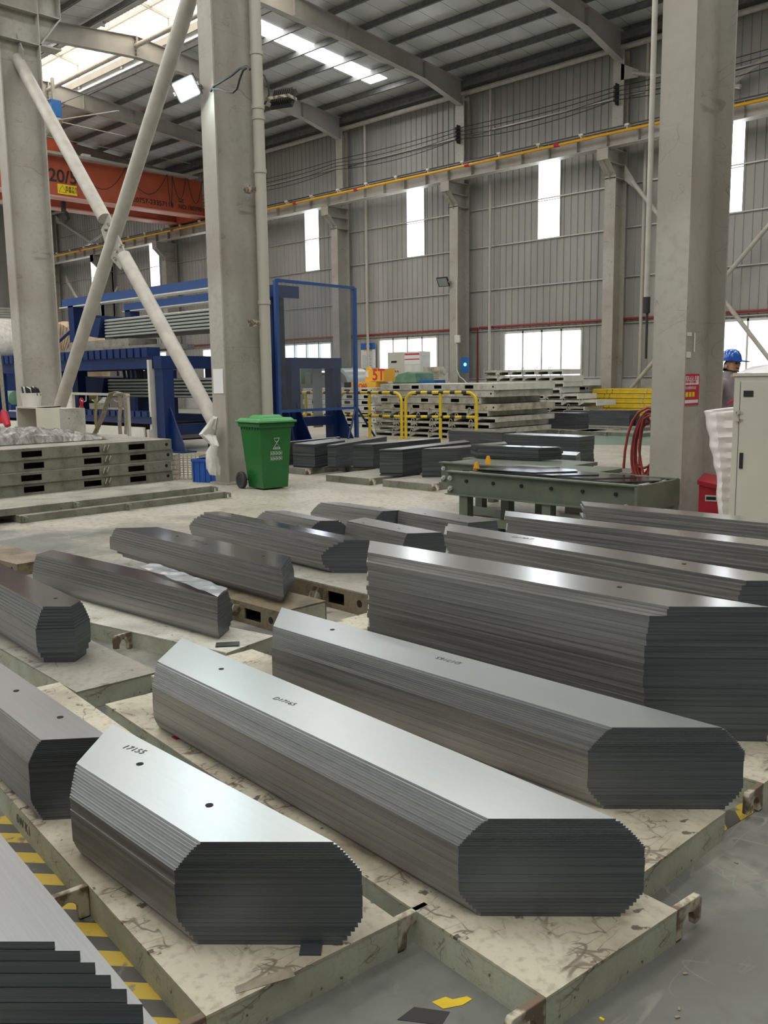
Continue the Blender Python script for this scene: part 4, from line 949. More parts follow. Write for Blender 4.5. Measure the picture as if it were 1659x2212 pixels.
MB().box(-6.6, -4.1, yb - .04, yb + .04, .02, .1).box(-6.05, -4.1, yf - .04, yf + .04, .04, .11).box(-5.63, -5.55, yf, yb, .02, .1).box(-4.66, -4.58, yf, yb, .02, .1).build('foot_rail', 'machine_green', t)
for x, y in ((-5.98, yf + .12), (-6.35, yb + .1)):
    MB().plate([(x, y, TZ + .01), (x + .08, y, TZ + .01), (x + .05, y, TZ + .1), (x + .03, y, TZ + .1)], (0, .03, 0)).build('stop_wedge', 'bar_yellow', t)
MB().box(xb - .01, xb + .02, yb - .06, yb + .02, .25, TZ - .245).build('end_bracket', 'machine_green', t)
MB().box(-7.1, -5.5, yb + .62, yb + 1.12, TZ - .04, TZ).box(-7.0, -6.9, yb + 1.0, yb + 1.1, 0, TZ - .04).box(-6.9, -4.9, yb + .11, yb + .62, TZ - .04, TZ).box(-6.8, -6.7, yb + .5, yb + .6, 0, TZ - .04).box(-5.0, -4.92, yb + .5, yb + .6, 0, TZ - .04).build('rear_deck', 'machine_green', t)
# sheets on the table
rnd = random.Random(3)
for k, (lb, dx, dz, ln, sk) in enumerate((('lowest long steel sheet on the roller table', .0, 0, 2.1, 0), ('steel sheet near the front of the roller table, slightly turned', -.1, .008, 1.75, .05), ('steel sheet lying turned across the middle of the table', -.25, .017, 1.3, -.06), ('topmost steel sheet on the table with bright reflections', -.4, .027, 1.05, .09))):
    c0 = (-5.05 + dx, yf + .36, TZ + .003 + dz)
    MBs = MB().prism([(-ln / 2, -.25), (ln / 2 - .3, -.25), (ln / 2, .1), (ln / 2 - .1, .25), (-ln / 2 + .3, .25)], 0, .007, 0, 0, [1] * 5)
    tag(MBs.build('steel_sheet', ['top_glossy', 'lam_far'], loc=c0, rot=sk), lb, 'sheet')
stack('small ragged pile of dark sheets at the rear left of the roller table', TZ + .16, TZ + .012, (1168, 967), (1030, 962), Bb=None, wt=.2, kn=.8, kf=-.9, n=11, top='top_glossy', side='lam_far', end='lam_far', wm=.24, wb=.22, zig=.035, jit=.01, name='sheet_pile')
MB_ = MB().box(-.55, .55, -.3, .3, 0, .009)
c = P(1000, 997, TZ); tag(MB().prism([(-.55, -.12), (.6, -.12), (.8, .15), (-.3, .15)], 0, .008).build('steel_sheet', 'top_dull', loc=(-6.25, yb + .12, TZ + .003)), 'dull steel sheet on the rear beam at the left end of the table', 'sheet')
box_pallet_at('cream box pallet standing under the roller table', (-5.0, 8.9), 0, .75, .5, .2, mats=('pallet', 'pallet_white'), holes=[(-.4, .1)], tabs=False)

# ================================================================== RED HOSE, BOX, CABINET, FOAM
t = thing('air_hose', 'coiled dull red air hose hanging on the left side of the tall right column', 'hose')
Yh = 8.5
def loop(cx_, cy_, rx, ry, tilt, nm, d):
    pts = []
    for k in range(29):
        a = 2 * PI * k / 28; x = rx * math.cos(a); y = ry * math.sin(a)
        pts.append(W(cx_ + x * math.cos(tilt) - y * math.sin(tilt), cy_ + x * math.sin(tilt) + y * math.cos(tilt), Yh + d))
    MB().tube(pts[:-1], .013, 8, closed=True).build(nm, 'hose', t, smooth=True)
for i, (a, b, c_, d, e_) in enumerate(((1394, 965, 24, 72, .12), (1396, 962, 30, 78, .16), (1392, 968, 18, 66, .05), (1398, 950, 30, 62, .2), (1392, 972, 22, 60, .22), (1398, 960, 15, 76, .1))): loop(a, b, c_, d, e_, 'coil_turn', .012 * i - .06)
MB().tube([W(px, py, 8.4) for px, py in ((1412, 882), (1400, 880), (1380, 890), (1366, 910), (1356, 940), (1350, 975), (1347, 1012))], .014, 8).build('hose_tail', 'hose', t, smooth=True)
MB().tube([W(px, py, 8.42) for px, py in ((1412, 900), (1405, 897), (1390, 905), (1384, 930), (1380, 970), (1386, 1010), (1396, 1040))], .013, 8).build('hose_tail', 'hose', t, smooth=True)

t = thing('extinguisher_box', 'red fire extinguisher box with a sloping lid standing beside the tall right column', 'box', (-3.86, 8.3, 0), .25)
MB().add([(0, 0, 0), (.36, 0, 0), (.36, .3, 0), (0, .3, 0), (0, 0, .52), (.36, 0, .44), (.36, .3, .5), (0, .3, .56)], [(0, 3, 2, 1), (4, 5, 6, 7), (0, 1, 5, 4), (1, 2, 6, 5), (2, 3, 7, 6), (3, 0, 4, 7)]).build('body', 'red', t)
MB().add([(-.015, -.02, .52), (.375, -.02, .44), (.375, .31, .5), (-.015, .31, .56), (-.015, -.02, .56), (.375, -.02, .48), (.375, .31, .54), (-.015, .31, .6)], [(0, 3, 2, 1), (4, 5, 6, 7), (0, 1, 5, 4), (1, 2, 6, 5), (2, 3, 7, 6), (3, 0, 4, 7)]).build('lid', 'red', t)
MB().box(.06, .17, -.006, .0, .36, .42).build('handle_slot', 'silver', t)
MB().box(.07, .16, -.008, -.004, .375, .405).build('slot_opening', 'dark', t)
MB().box(.362, .366, .05, .26, .1, .4).build('window', 'dark', t)

CBX, CBY = W(1583, 900, 7.3).x, 7.3
t = thing('control_cabinet', 'tall cream steel control cabinet at the right edge', 'cabinet', (CBX, CBY, 0))
MB().box(0, .9, 0, .5, 0, 1.55).build('body', 'offwhite', t, bevel=.004)
MB().box(-.01, .91, -.01, .51, 1.545, 1.57).build('top_plate', 'offwhite', t)
dr = MB().box(.06, .86, -.012, 0, .05, 1.5).build('door', 'offwhite', t)
MB().box(.052, .06, -.004, -.0, .05, 1.5).build('door_gap', 'dark', dr)
MB().box(.075, .105, -.02, -.012, .80, .93).build('lock_handle', 'black', dr, bevel=.006)
MB().box(.085, .165, -.016, -.012, 1.38, 1.43).build('name_plate', 'black', dr, bevel=.003)
hg = MB()
for z in (1.18, 1.24): hg.tube([(.055, -.02, z), (.055, -.02, z + .03)], .01, 8).box(.03, .09, -.015, -.008, z, z + .02)
hg.build('hasp', 'rust', t)
t = thing('folded_papers', 'white papers lying on top of the cream control cabinet', 'papers', (CBX + .0, CBY + .05, 1.571), .1)
MB().add([(0, 0, .0), (.5, -.02, .0), (.45, .28, .02), (.02, .3, .0), (.25, .1, .07), (.1, .05, .05)], [(0, 1, 4, 5), (1, 2, 4), (2, 3, 4), (3, 5, 4), (3, 0, 5)]).build('sheets', 'paper', t)
t = thing('foam_roll', 'white wavy foam sheet roll standing between the red box and the cream cabinet', 'foam', (0, 0, 0))
f = MB(); YY = 7.9
lft = [(1520, 888), (1524, 900), (1526, 925), (1533, 945), (1532, 965), (1540, 985), (1541, 1005), (1548, 1025), (1549, 1045), (1547, 1065), (1549, 1085), (1552, 1110), (1554, 1150), (1556, 1192)]
n_s = 40; rows = []
for i in range(n_s + 1):
    u_ = i / n_s * (len(lft) - 1); k = min(int(u_), len(lft) - 2); fx = u_ - k
    lx = lft[k][0] * (1 - fx) + lft[k + 1][0] * fx; ly = lft[k][1] * (1 - fx) + lft[k + 1][1] * fx
    wv = .012 * math.sin(i * 1.9)
    r_w = [W(lx, ly, YY)]; pr_ = 1592
    for j in range(1, 9):
        xx = lx + (pr_ - lx) * j / 8
        p_ = W(xx, ly - (7 * j / 8 if i < 3 else 0), YY); p_.y += .10 * math.sin(PI * j / 8) * (-1 if j < 5 else -.6) + wv * (1 if j > 3 else .3)
        r_w.append(p_)
    rows.append(r_w)
for r_w in rows: f.v += [tuple(p_) for p_ in r_w]
for i in range(n_s):
    for j in range(8): k = i * 9 + j; f.f.append((k, k + 9, k + 10, k + 1)); f.mi.append(0)
o = f.build('foam_sheet', 'foam', t, smooth=True)
sd = o.modifiers.new('thickness', 'SOLIDIFY'); sd.thickness = .02

# ---- safety poster and labels on the right column
t = thing('safety_poster', 'red and white fire extinguisher poster on the tall right column', 'poster', (-4.02, 8.3, 0))
t.location = (-4.13, 8.3, 0)
c0, c1 = V(1478, 810, -4.11), V(1508, 870, -4.11)
y0, y1, z1, z0 = 8.36, 8.75, V(1490, 808, -4.12).z, V(1490, 875, -4.12).z
t.location = (-4.112, 0, 0)
MB().box(0, .004, y0, y1, z0, z1).build('board', 'sign_red', t)
hh = z1 - z0
MB().box(.004, .006, y0 + .02, y1 - .02, z0 + hh * .66, z1 - .02).box(.004, .006, y0 + .02, y1 - .02, z0 + .02, z0 + hh * .17).build('white_panel', 'paper', t)
MB().box(.004, .006, y0 + .03, y0 + .08, z0 + hh * .27, z0 + hh * .42).box(.004, .006, y0 + .1, y0 + .15, z0 + hh * .27, z0 + hh * .42).box(.004, .006, y0 + .17, y0 + .22, z0 + hh * .27, z0 + hh * .42).box(.004, .006, y0 + .24, y0 + .29, z0 + hh * .27, z0 + hh * .42).build('picture', 'sign_yellow', t)
text('poster_title', '灭火器放置点', .048, 'sign_red', t, (.0065, (y0 + y1) / 2, z0 + hh * .86), (PI / 2, 0, PI / 2), .0008)
text('poster_line', '消防器材 请勿挪用', .030, 'sign_red', t, (.0065, (y0 + y1) / 2, z0 + hh * .74), (PI / 2, 0, PI / 2))
text('poster_line', '灭火器使用方法', .034, 'paper', t, (.0065, (y0 + y1) / 2, z0 + hh * .55), (PI / 2, 0, PI / 2))
t = thing('torn_label', 'remains of a torn white label high on the tall right column', 'label', (-4.112, 0, 0))
z_ = lambda py: V(1490, py, -4.12).z
MB().box(0, .002, 8.33, 8.55, z_(773), z_(760)).box(0, .002, 8.33, 8.55, z_(726), z_(718)).box(0, .003, 8.60, 8.63, z_(760), z_(718)).build('paper_strip', 'paper', t)
t = thing('paper_notice', 'blank white paper notice taped low on the wide middle column', 'paper', (-11.36, 8.112, 0))
a, b = W(463, 797, 8.11), W(484, 850, 8.11)
MB().box(-.12, .13, 0, .004, b.z, a.z).build('sheet', 'paper', t)

# ================================================================== PERSON behind the cabinet
def person():
    px = W(1575, 790, 9.75); x0, y0 = px.x, 9.75
    t = thing('person', 'person in a blue hard hat and grey workwear standing behind the cream cabinet', 'person', (x0, y0, 0), -.15)
    # facing +X (to the right of the picture)
    t.scale = (1, 1, 1.02)
    J = {'pel': (0, 0, .95, .15), 'sp': (.0, 0, 1.15, .135), 'ch': (.01, 0, 1.33, .155), 'nk0': (0, 0, 1.49, .095), 'nk': (.01, 0, 1.53, .055),
         'hd': (.03, 0, 1.62, .085), 'ht': (.025, 0, 1.70, .085), 'ns': (.128, 0, 1.632, .012), 'chn': (.085, 0, 1.55, .034),
         'sl': (0, .19, 1.44, .07), 'el': (.04, .25, 1.14, .047), 'wl': (.24, .22, 1.08, .034), 'hl': (.32, .2, 1.1, .035),
         'sr': (0, -.19, 1.44, .07), 'er': (.03, -.26, 1.14, .047), 'wr': (.22, -.24, 1.05, .034), 'hr': (.30, -.22, 1.07, .035),
         'hpl': (0, .1, .88, .1), 'knl': (.03, .11, .5, .068), 'anl': (-.01, .11, .09, .045), 'tol': (.16, .12, .045, .035),
         'hpr': (0, -.1, .88, .1), 'knr': (.02, -.11, .5, .068), 'anr': (-.02, -.11, .09, .045), 'tor': (.15, -.12, .045, .035)}
    Ed = ['pel-sp', 'sp-ch', 'ch-nk0', 'nk0-nk', 'nk-hd', 'hd-ht', 'hd-ns', 'nk-chn', 'ch-sl', 'sl-el', 'el-wl', 'wl-hl', 'ch-sr', 'sr-er', 'er-wr', 'wr-hr', 'pel-hpl', 'hpl-knl', 'knl-anl', 'anl-tol', 'pel-hpr', 'hpr-knr', 'knr-anr', 'anr-tor']
    for sd_, s_ in (('l', 1), ('r', -1)):
        hx, hy, hz, _ = J['h' + sd_]
        for k in range(4):
            dy = (-.03 + .02 * k); ln = (.06, .07, .066, .052)[k]
            J['f%s%d' % (sd_, k)] = (hx + .05, hy + dy, hz, .0105); J['g%s%d' % (sd_, k)] = (hx + .05 + ln * .7, hy + dy, hz - .02, .009); J['h%s%d' % (sd_, k)] = (hx + .045 + ln * .75, hy + dy, hz - .05, .008)
            Ed += ['h%s-f%s%d' % (sd_, sd_, k), 'f%s%d-g%s%d' % (sd_, k, sd_, k), 'g%s%d-h%s%d' % (sd_, k, sd_, k)]
        J['t%s0' % sd_] = (hx + .02, hy - s_ * .045, hz - .01, .012); J['t%s1' % sd_] = (hx + .06, hy - s_ * .055, hz - .03, .0095)
        Ed += ['h%s-t%s0' % (sd_, sd_), 't%s0-t%s1' % (sd_, sd_)]
    ks = list(J); me = bpy.data.meshes.new('body')
    me.from_pydata([J[k][:3] for k in ks], [tuple(ks.index(q_) for q_ in e_.split('-')) for e_ in Ed], [])
    o = bpy.data.objects.new('body', me); C.objects.link(o); o.parent = t
    md = o.modifiers.new('skin', 'SKIN'); md.use_smooth_shade = True
    for i, k in enumerate(ks):
        r = J[k][3]; me.skin_vertices[0].data[i].radius = (r, r * (1.0 if k not in ('ch', 'sp', 'pel') else .8)); me.skin_vertices[0].data[i].use_root = (k == 'pel')
    sb = o.modifiers.new('smooth', 'SUBSURF'); sb.levels = 2; sb.render_levels = 2
    bpy.context.view_layer.update()
    dg = bpy.context.evaluated_depsgraph_get(); m2 = bpy.data.meshes.new_from_object(o.evaluated_get(dg))
    o.modifiers.clear(); o.data = m2; m2.name = 'body'
    m2.materials.clear()
    for k in ('skin', 'uniform', 'rubber', 'hair'): m2.materials.append(M[k])
    for p_ in m2.polygons:
        c = p_.center; z = c.z; p_.use_smooth = True
        if z < .12: p_.material_index = 2
        elif z < 1.50 and not (c.x > .235 and z > .95): p_.material_index = 1
        elif z > 1.57 and (c.x < .015 or z > 1.69): p_.material_index = 3
        else: p_.material_index = 0
    # helmet, ears, eyes, mouth, collar
    MB().lathe([(.0, .125), (.045, .12), (.08, .098), (.103, .06), (.112, .02), (.114, 0), (.108, 0)], (.02, 0, 1.672), 'z', 28).add([(.10, -.09, 1.668), (.21, -.055, 1.655), (.225, 0, 1.655), (.21, .055, 1.655), (.10, .09, 1.668), (.10, -.09, 1.678), (.21, -.055, 1.664), (.225, 0, 1.664), (.21, .055, 1.664), (.10, .09, 1.678)],
        [(0, 1, 2, 3, 4), (9, 8, 7, 6, 5), (0, 5, 6, 1), (1, 6, 7, 2), (2, 7, 8, 3), (3, 8, 9, 4)]).build('hard_hat', 'helmet', t, smooth=True)
    e_ = MB()
    for s_ in (-1, 1): e_.lathe([(0, -.012), (.016, -.01), (.021, 0), (.016, .01), (0, .012)], (.02, s_ * .092, 1.615), 'y', 12)
    e_.build('ear', 'skin', t, smooth=True)
    e_ = MB()
    for s_ in (-1, 1): e_.lathe([(0, -.008), (.008, -.004), (.01, 0), (.008, .004), (0, .008)], (.108, s_ * .034, 1.640), 'x', 10).box(.105, .115, s_ * .034 - .016, s_ * .034 + .016, 1.656, 1.661)
    e_.build('eyes', 'hair', t)
    MB().box(.098, .112, -.022, .022, 1.585, 1.592).build('mouth', 'redpipe', t)
    MB().lathe([(.07, 1.49), (.092, 1.47), (.09, 1.54), (.075, 1.56), (.07, 1.49)], (.005, 0, 0), 'z', 20).build('collar', 'uniform', t, smooth=True)
    MB().tube([(.10, -.17, 1.22), (.15, -.12, 1.26), (.17, -.04, 1.28)], .012, 6).build('red_armband', 'sign_red', t)
person()
# ================================================================== BLUE MACHINES
def portal(label, x, y0, y1, h, pw=.28):
    t = thing('steel_portal', label, 'portal frame', (x, y0, 0)); w_ = y1 - y0
    MB().box(-.16, .16, 0, pw, 0, h - .28).build('post', 'blue', t); MB().box(-.16, .16, w_ - pw, w_, 0, h - .28).build('post', 'blue', t)
    MB().box(-.17, .17, -.02, w_ + .02, h - .28, h).build('top_beam', 'blue', t)
    MB().box(-.13, .13, pw, w_ - pw, .36, .6).build('cross_beam', 'blue', t)
    for y_ in (pw * .5, w_ - pw * .5): MB().plate([(.16, y_, 1.0), (.75, y_, .0), (.16, y_, 0)], (0, .03, 0)).build('foot_gusset', 'blue', t)
    MB().box(.17, .8, -.05, pw + .1, 0, .03).build('foot_plate', 'blue', t)
    return t
tp_ = portal('blue steel portal frame left of the wide middle column, crossed by a brace tube', -17.8, 11.12, 12.75, 2.13)
MB().box(-.3, -.22, -.1, .1, .3, 2.05).box(-.3, -.2, -.2, 1.5, .25, .5).build('white_cover', 'white', tp_)
tp_ = portal('blue steel portal frame behind the mesh screen', -18.2, 15.15, 16.9, 2.13, .3)
MB().box(-.1, -.05, .95, 1.25, .3, 1.95).build('grey_cover', 'silver', tp_)
t = thing('machine_tower', 'tall blue lifting tower with a dark ladder left of the mesh screen', 'tower', (-18.25, 14.75, 0))
MB().box(-.15, .15, -.1, .28, 0, 3.75).build('post', 'blue', t)
MB().box(-.25, .35, -.2, .62, 3.6, 3.9).build('head', 'blue', t)
MB().box(.15, .2, -.05, .2, .5, 3.4).build('guide_slot', 'black', t)
MB().plate([(.15, .1, 1.9), (.62, .1, 0), (.15, .1, 0)], (0, .04, 0)).build('foot_gusset', 'blue', t)
ch = MB()
for k in range(22): ch.box(.2, .24, -.04, .14, .5 + k * .13, .56 + k * .13)
ch.build('lift_chain', 'rubber', t)
# mesh screen
t = thing('mesh_screen', 'tall blue framed wire mesh safety screen right of the middle column', 'screen', (0, 0, 0))
s0, s1 = Vector((-17.45, 14.25, 0)), Vector((-17.68, 17.1, 0)); zt_, zb_ = 3.95, .80
for s_, zl in ((s0, .0), (s1, 0)): MB().bar(s_ + Vector((0, 0, zl)), s_ + Vector((0, 0, zt_)), .09, .09).build('post', 'blue_light', t)
MB().bar(s0 + Vector((0, 0, zt_)), s1 + Vector((0, 0, zt_)), .06, .07).build('top_rail', 'blue_light', t)
MB().bar(s0 + Vector((0, 0, zb_)), s1 + Vector((0, 0, zb_)), .06, .07).build('bottom_rail', 'blue_light', t)
MB().tube([s1 + Vector((0, 0, .85)), s1 + Vector((.25, -.55, 0))], .03, 8).tube([s1 + Vector((0, 0, .85)), s1 + Vector((.15, .55, 0))], .03, 8).build('prop', 'blue', t)
MB().plate([s0 + Vector((0, .04, zb_)), s1 + Vector((0, -.04, zb_)), s1 + Vector((0, -.04, zt_)), s0 + Vector((0, .04, zt_))], (.006, 0, 0)).build('wire_mesh', 'mesh_screen', t)
# line with rollers, overhead rails, magnets
t = thing('stacking_line', 'long blue stacking line with roller blocks and overhead rails behind the crossing braces', 'machine', (0, 0, 0))
MB().box(-27, -18.0, 11.1, 11.3, 1.86, 2.12).box(-27, -18.02, 12.5, 12.7, 1.86, 2.12).build('roller_beam', 'blue', t)
MB().box(-27, -18.02, 11.0, 11.25, .62, .78).box(-27, -18.02, 12.6, 12.8, .62, .78).build('lower_beam', 'blue', t)
for k in range(29): MB().box(-18.3 - k * .30, -18.08 - k * .30, 11.02, 11.36, 2.12, 2.33).build('roller_block', 'blue', t)
for k in range(24): MB().box(-18.3 - k * .28, -18.09 - k * .28, 10.95, 11.4, .78, .9).build('lower_roller_block', 'blue', t)
MB().box(-24, -18.1, 11.5, 12.3, 2.30, 2.42).box(-23, -20, 11.7, 12.5, 2.42, 2.62).build('sheet_bed', 'pallet_grey', t)
for y in (12.15, 14.15): MB().box(-24.0 if y < 13 else -24.2, -16.9 if y < 13 else -17.9, y - .08, y + .08, 3.62, 3.82).build('overhead_rail', 'blue_light', t)
MB().box(-24.05, -16.9, 12.0, 12.3, 3.58, 3.61).box(-24.2, -17.9, 14.0, 14.3, 3.58, 3.61).build('rail_flange', 'white', t)
for x, y in ((-23.4, 12.15), (-23.9, 14.15)): MB().box(x - .15, x + .15, y - .15, y + .15, 0, 3.62).build('rail_post', 'blue', t)
MB().bar((-23.4, 12.15, 3.2), (-23.9, 14.15, 3.2), .2, .4).build('cross_girder', 'blue', t)
MB().tube([(-23.3, 12.1, 3.1), (-24.9, 11.7, 2.2)], .05, 8).build('stay', 'blue', t)
for z0, nm in ((2.72, 'upper'), (1.18, 'lower')):
    r_ = MB()
    for k in range(6):
        r_.tube([(-22.0, 12.22, z0 + .03 + k * .08), (-16.6, 12.22, z0 + .03 + k * .08)], .03, 6)
    r_.box(-22.0, -16.6, 12.25, 13.3, z0 + .41, z0 + .44); r_.build(nm + '_ribbed_load', 'silver', t); MB().box(-21.98, -16.62, 12.25, 13.28, z0, z0 + .41).build(nm + '_shade_backing', 'rubber', t)  # black box added behind the ribs, paints the shade in their gaps
    MB().add([(-23.0, 12.1, z0 + .1), (-22.2, 12.1, z0), (-22.2, 13.3, z0), (-23.0, 13.3, z0 + .1), (-23.0, 12.1, z0 + .55), (-22.0, 12.1, z0 + .5), (-22.0, 13.3, z0 + .5), (-23.0, 13.3, z0 + .55)], [(0, 3, 2, 1), (4, 5, 6, 7), (0, 1, 5, 4), (1, 2, 6, 5), (2, 3, 7, 6), (3, 0, 4, 7)]).build(nm + '_lifting_box', 'blue', t)
for x in (-20.4, -21.6): MB().box(x - .13, x + .13, 12.9, 13.2, 0, 1.86).build('leg', 'blue', t)
for x in (-22.5, -24, -26.5): MB().box(x - .16, x + .16, 11.1, 11.4, 0, 1.86).build('leg', 'blue', t)
MB().box(-27, -18.1, 10.85, 10.9, .12, .55).box(-22.5, -21.7, 11.0, 11.05, .5, 1.5).build('white_skirt', 'white', t)
MB().box(-27, -18.2, 11.4, 12.6, .2, .62).build('lower_body', 'black', t)
h = MB()
for k in range(9): h.tube([(-21.5 + k * .22, 12.4, 1.86), (-21.45 + k * .22, 12.4, 1.65 - .06 * (k % 3))], .04, 6)
h.build('clamp_row', 'rubber', t)
t = thing('paper_coil', 'big coil wrapped in pleated brown paper beyond the left column', 'coil', (-30.6, 15.8, 0))
MB().lathe([(.3, -.62), (1.35, -.6), (1.45, -.45), (1.45, .5), (.3, .5)], (0, 0, 2.25), 'y', 36).build('wrapping', 'coil', t)
cr = MB()
for k in range(36):
    a = 2 * PI * k / 36; cr.bar((.4 * math.cos(a), -.63, 2.25 + .4 * math.sin(a)), (1.36 * math.cos(a + .05), -.61, 2.25 + 1.36 * math.sin(a + .05)), .03, .04)
cr.build('pleats', 'coil', t); MB().box(-1.2, 1.2, -.5, .5, 0, .85).build('cradle', 'pallet_grey', t)

# ================================================================== YELLOW BARRIERS
def barrier(label, a, b, h=1.2, mid=.5):
    L = (b - a).length; t = thing('hoop_barrier', label, 'barrier', a, ang(b - a)); r = .042
    pts = [(0, 0, 0), (0, 0, h - .25)] + [(.25 - .25 * math.cos(k * PI / 12), 0, h - .25 + .25 * math.sin(k * PI / 12)) for k in range(1, 7)] + [(L - .25 + .25 * math.sin(k * PI / 12), 0, h - .25 + .25 * math.cos(k * PI / 12)) for k in range(0, 7)] + [(L, 0, 0)]
    MB().tube(pts, r, 12).build('hoop', 'yellow', t, smooth=True)
    MB().tube([(L * mid, 0, 0), (L * mid, 0, h)], r, 12).build('middle_post', 'yellow', t, smooth=True)
    MB().tube([(0, 0, .58), (L, 0, .58)], r * .9, 12).build('lower_bar', 'yellow', t, smooth=True)
    for k in range(5):
        x = .35 + (L - .7) * k / 4 - .04
        for z_, r_ in ((h, r + .003), (.58, r * .9 + .003)): MB().tube([(x, 0, z_), (x + .13, 0, z_)], r_, 12).build('black_band', 'black', t, smooth=True)
    f_ = MB()
    for x in (0, L * mid, L): f_.box(x - .09, x + .09, -.09, .09, 0, .012)
    f_.build('foot_plate', 'yellow', t)
    return t
barrier('yellow and black hoop barrier whose left end is behind the blue screen post', P(735, 941), P(868, 948))
barrier('yellow and black hoop barrier at the right, nearest the pallet pile end', P(877, 948), P(1029, 951))
barrier('yellow and black hoop barrier seen through the mesh screen', P(612, 938), P(727, 941), mid=.45)

# ================================================================== PALLET PILES
def open_pallet_at(label, loc, rot, L, Wd, h, z0, mats=('pallet_white', 'pallet_white'), n=6, endmat='bright_end', group=None):
    t = thing('open_pallet', label, 'pallet', (loc[0], loc[1], z0), rot, group)
    MB().box(-L, -.02, 0.001, Wd - .001, h * .55, h - .001).build('deck', mats[0], t)
    r_ = MB(); st_ = L / n
    for k in range(n + 1):
        x = -L + k * st_; x0_, x1_ = max(-L, x - .03), min(-.021, x + .03)
        r_.box(x0_, x1_, 0.002, Wd - .002, 0, h * .55)
        if 0 < k < n: r_.plate([(x1_, .0, h * .55), (x1_ + .16, .0, h * .55), (x1_, .0, h * .1)], (0, Wd, 0))
    r_.build('rib', mats[1], t)
    MB().box(-.02, .0, .0, Wd, 0, h).build('end_plate', endmat, t)
    hk = MB()
    for k in range(n):
        x = -L + (k + .12) * st_; hk.tube([(x + .05 * math.cos(a_), -.03, h + .02 + .05 * math.sin(a_)) for a_ in [PI * q_ / 6 for q_ in range(7)]] + [(x - .05, -.03, h * .4)], .013, 5)
    hk.build('lifting_hook', mats[0], t)
    return t
# centre pile behind the barriers
def ordn(k): return ('bottom', 'second', 'third', 'fourth', 'fifth', 'sixth', 'seventh', 'eighth', 'ninth')[k]
z = 0.0; yc = 18.2; xe = W(1055, 826, yc).x
for k in range(5):
    dx = (0, .12, .05, .22, .0)[k]
    h_ = .13; lb = '%s pallet from the floor, with hooks, in the pile behind the yellow barriers' % ordn(k)
    open_pallet_at(lb, (xe + dx, yc + .03 * (k % 2)), .0, 4.0, 2.6, h_, z, endmat='pallet_white'); z += h_ + (.02 if k < 4 else .0)
z = .735
for k in range(4):
    dx = (.25, -.22, .2, .28)[k]
    box_pallet_at(('lowest', 'second lowest, browner,', 'second highest', 'topmost, whitest')[k] + ' box pallet with fork holes in the pile behind the yellow barriers', (xe + dx, yc - .02 * k), 0, 4.0, 2.6, .165, z0=z, holes=[(-.85, .28), (-1.9, .26), (-2.7, .26), (-3.4, .26)],
                  mats=[('pallet', 'pallet'), ('pallet_white', 'pallet_white'), ('pallet_white', 'pallet_white'), ('bright_end', 'pallet_white')][k], endmat=('pallet', 'pallet_white', 'pallet_white', 'bright_end')[k], tabs=False); z += .172
# pile behind the blue portal
z = 0.0
for k in range(7):
    box_pallet_at('%s box pallet from the floor in the pile seen through the right blue portal' % ordn(k), (-20.3 + (.1 if k % 2 else 0), 20.4), 0, 3.4, 1.1, .17, z0=z, holes=[(-.4, .28), (-1.2, .28), (-2.0, .28), (-2.8, .28)], mats=('pallet_white', 'pallet_white'), tabs=False); z += .185
# white ended pile under the window
yr = 26.0; xr = W(1207, 800, yr).x; z = 0
for k in range(9):
    dx = (.5, 1.15, 1.25, 1.75, 1.0, .35, .45, .5, .4)[k]; h_ = .17
    open_pallet_at('%s pallet from the floor in the white ended pile under the window' % ordn(k), (xr + dx - .25, yr - .05 * (k % 2)), 0, 3.3, 1.2, h_, z, n=6 if k > 4 else 5, mats=(('pallet_white', 'pallet_white') if k not in (2,) else ('pallet_grey', 'pallet_grey'))); z += .205
for k in range(2):
    box_pallet_at(('lower', 'upper')[k] + ' grey pallet at the wall left of the yellow pile', (W(1275, 830, 29).x + .4, 28.3), 0, 2.2, .8, .18, z0=.85 + k * .2, tabs=False)
tag(MB().box(-1.8, 0, 0, .7, 0, .84).build('pallet_stand', 'pallet_grey', loc=(W(1275, 830, 29).x + .3, 28.35, 0)), 'grey stand carrying two pallets at the wall left of the yellow pile', 'stand')
# yellow pile of decks
x0, x1 = W(1268, 838, 27.8).x, W(1440, 838, 27.8).x
for k in range(14):
    d = (0, 0, .1, .12, .22, .2, .1, .1, .14, .14, .1, .1, .0, .0)[k]
    t = thing('yellow_deck', 'flat yellow steel deck in the pile left of the tall right column', 'deck', (x0 + .12 - d + .1, 27.8 + .02 * (k % 2), k * .081), 0, 'yellow decks piled left of the tall right column')
    MB().box(0, x1 - x0, 0, 1.2, 0, .06).box(.02, x1 - x0 - .02, .02, 1.18, .06, .076).build('deck_plate', 'yellow', t)
    b = MB()
    for x in (.55, .75, 1.9, 2.05): b.box(x, x + .03, -.004, 0, 0, .055)
    b.build('slot', 'rust', t)

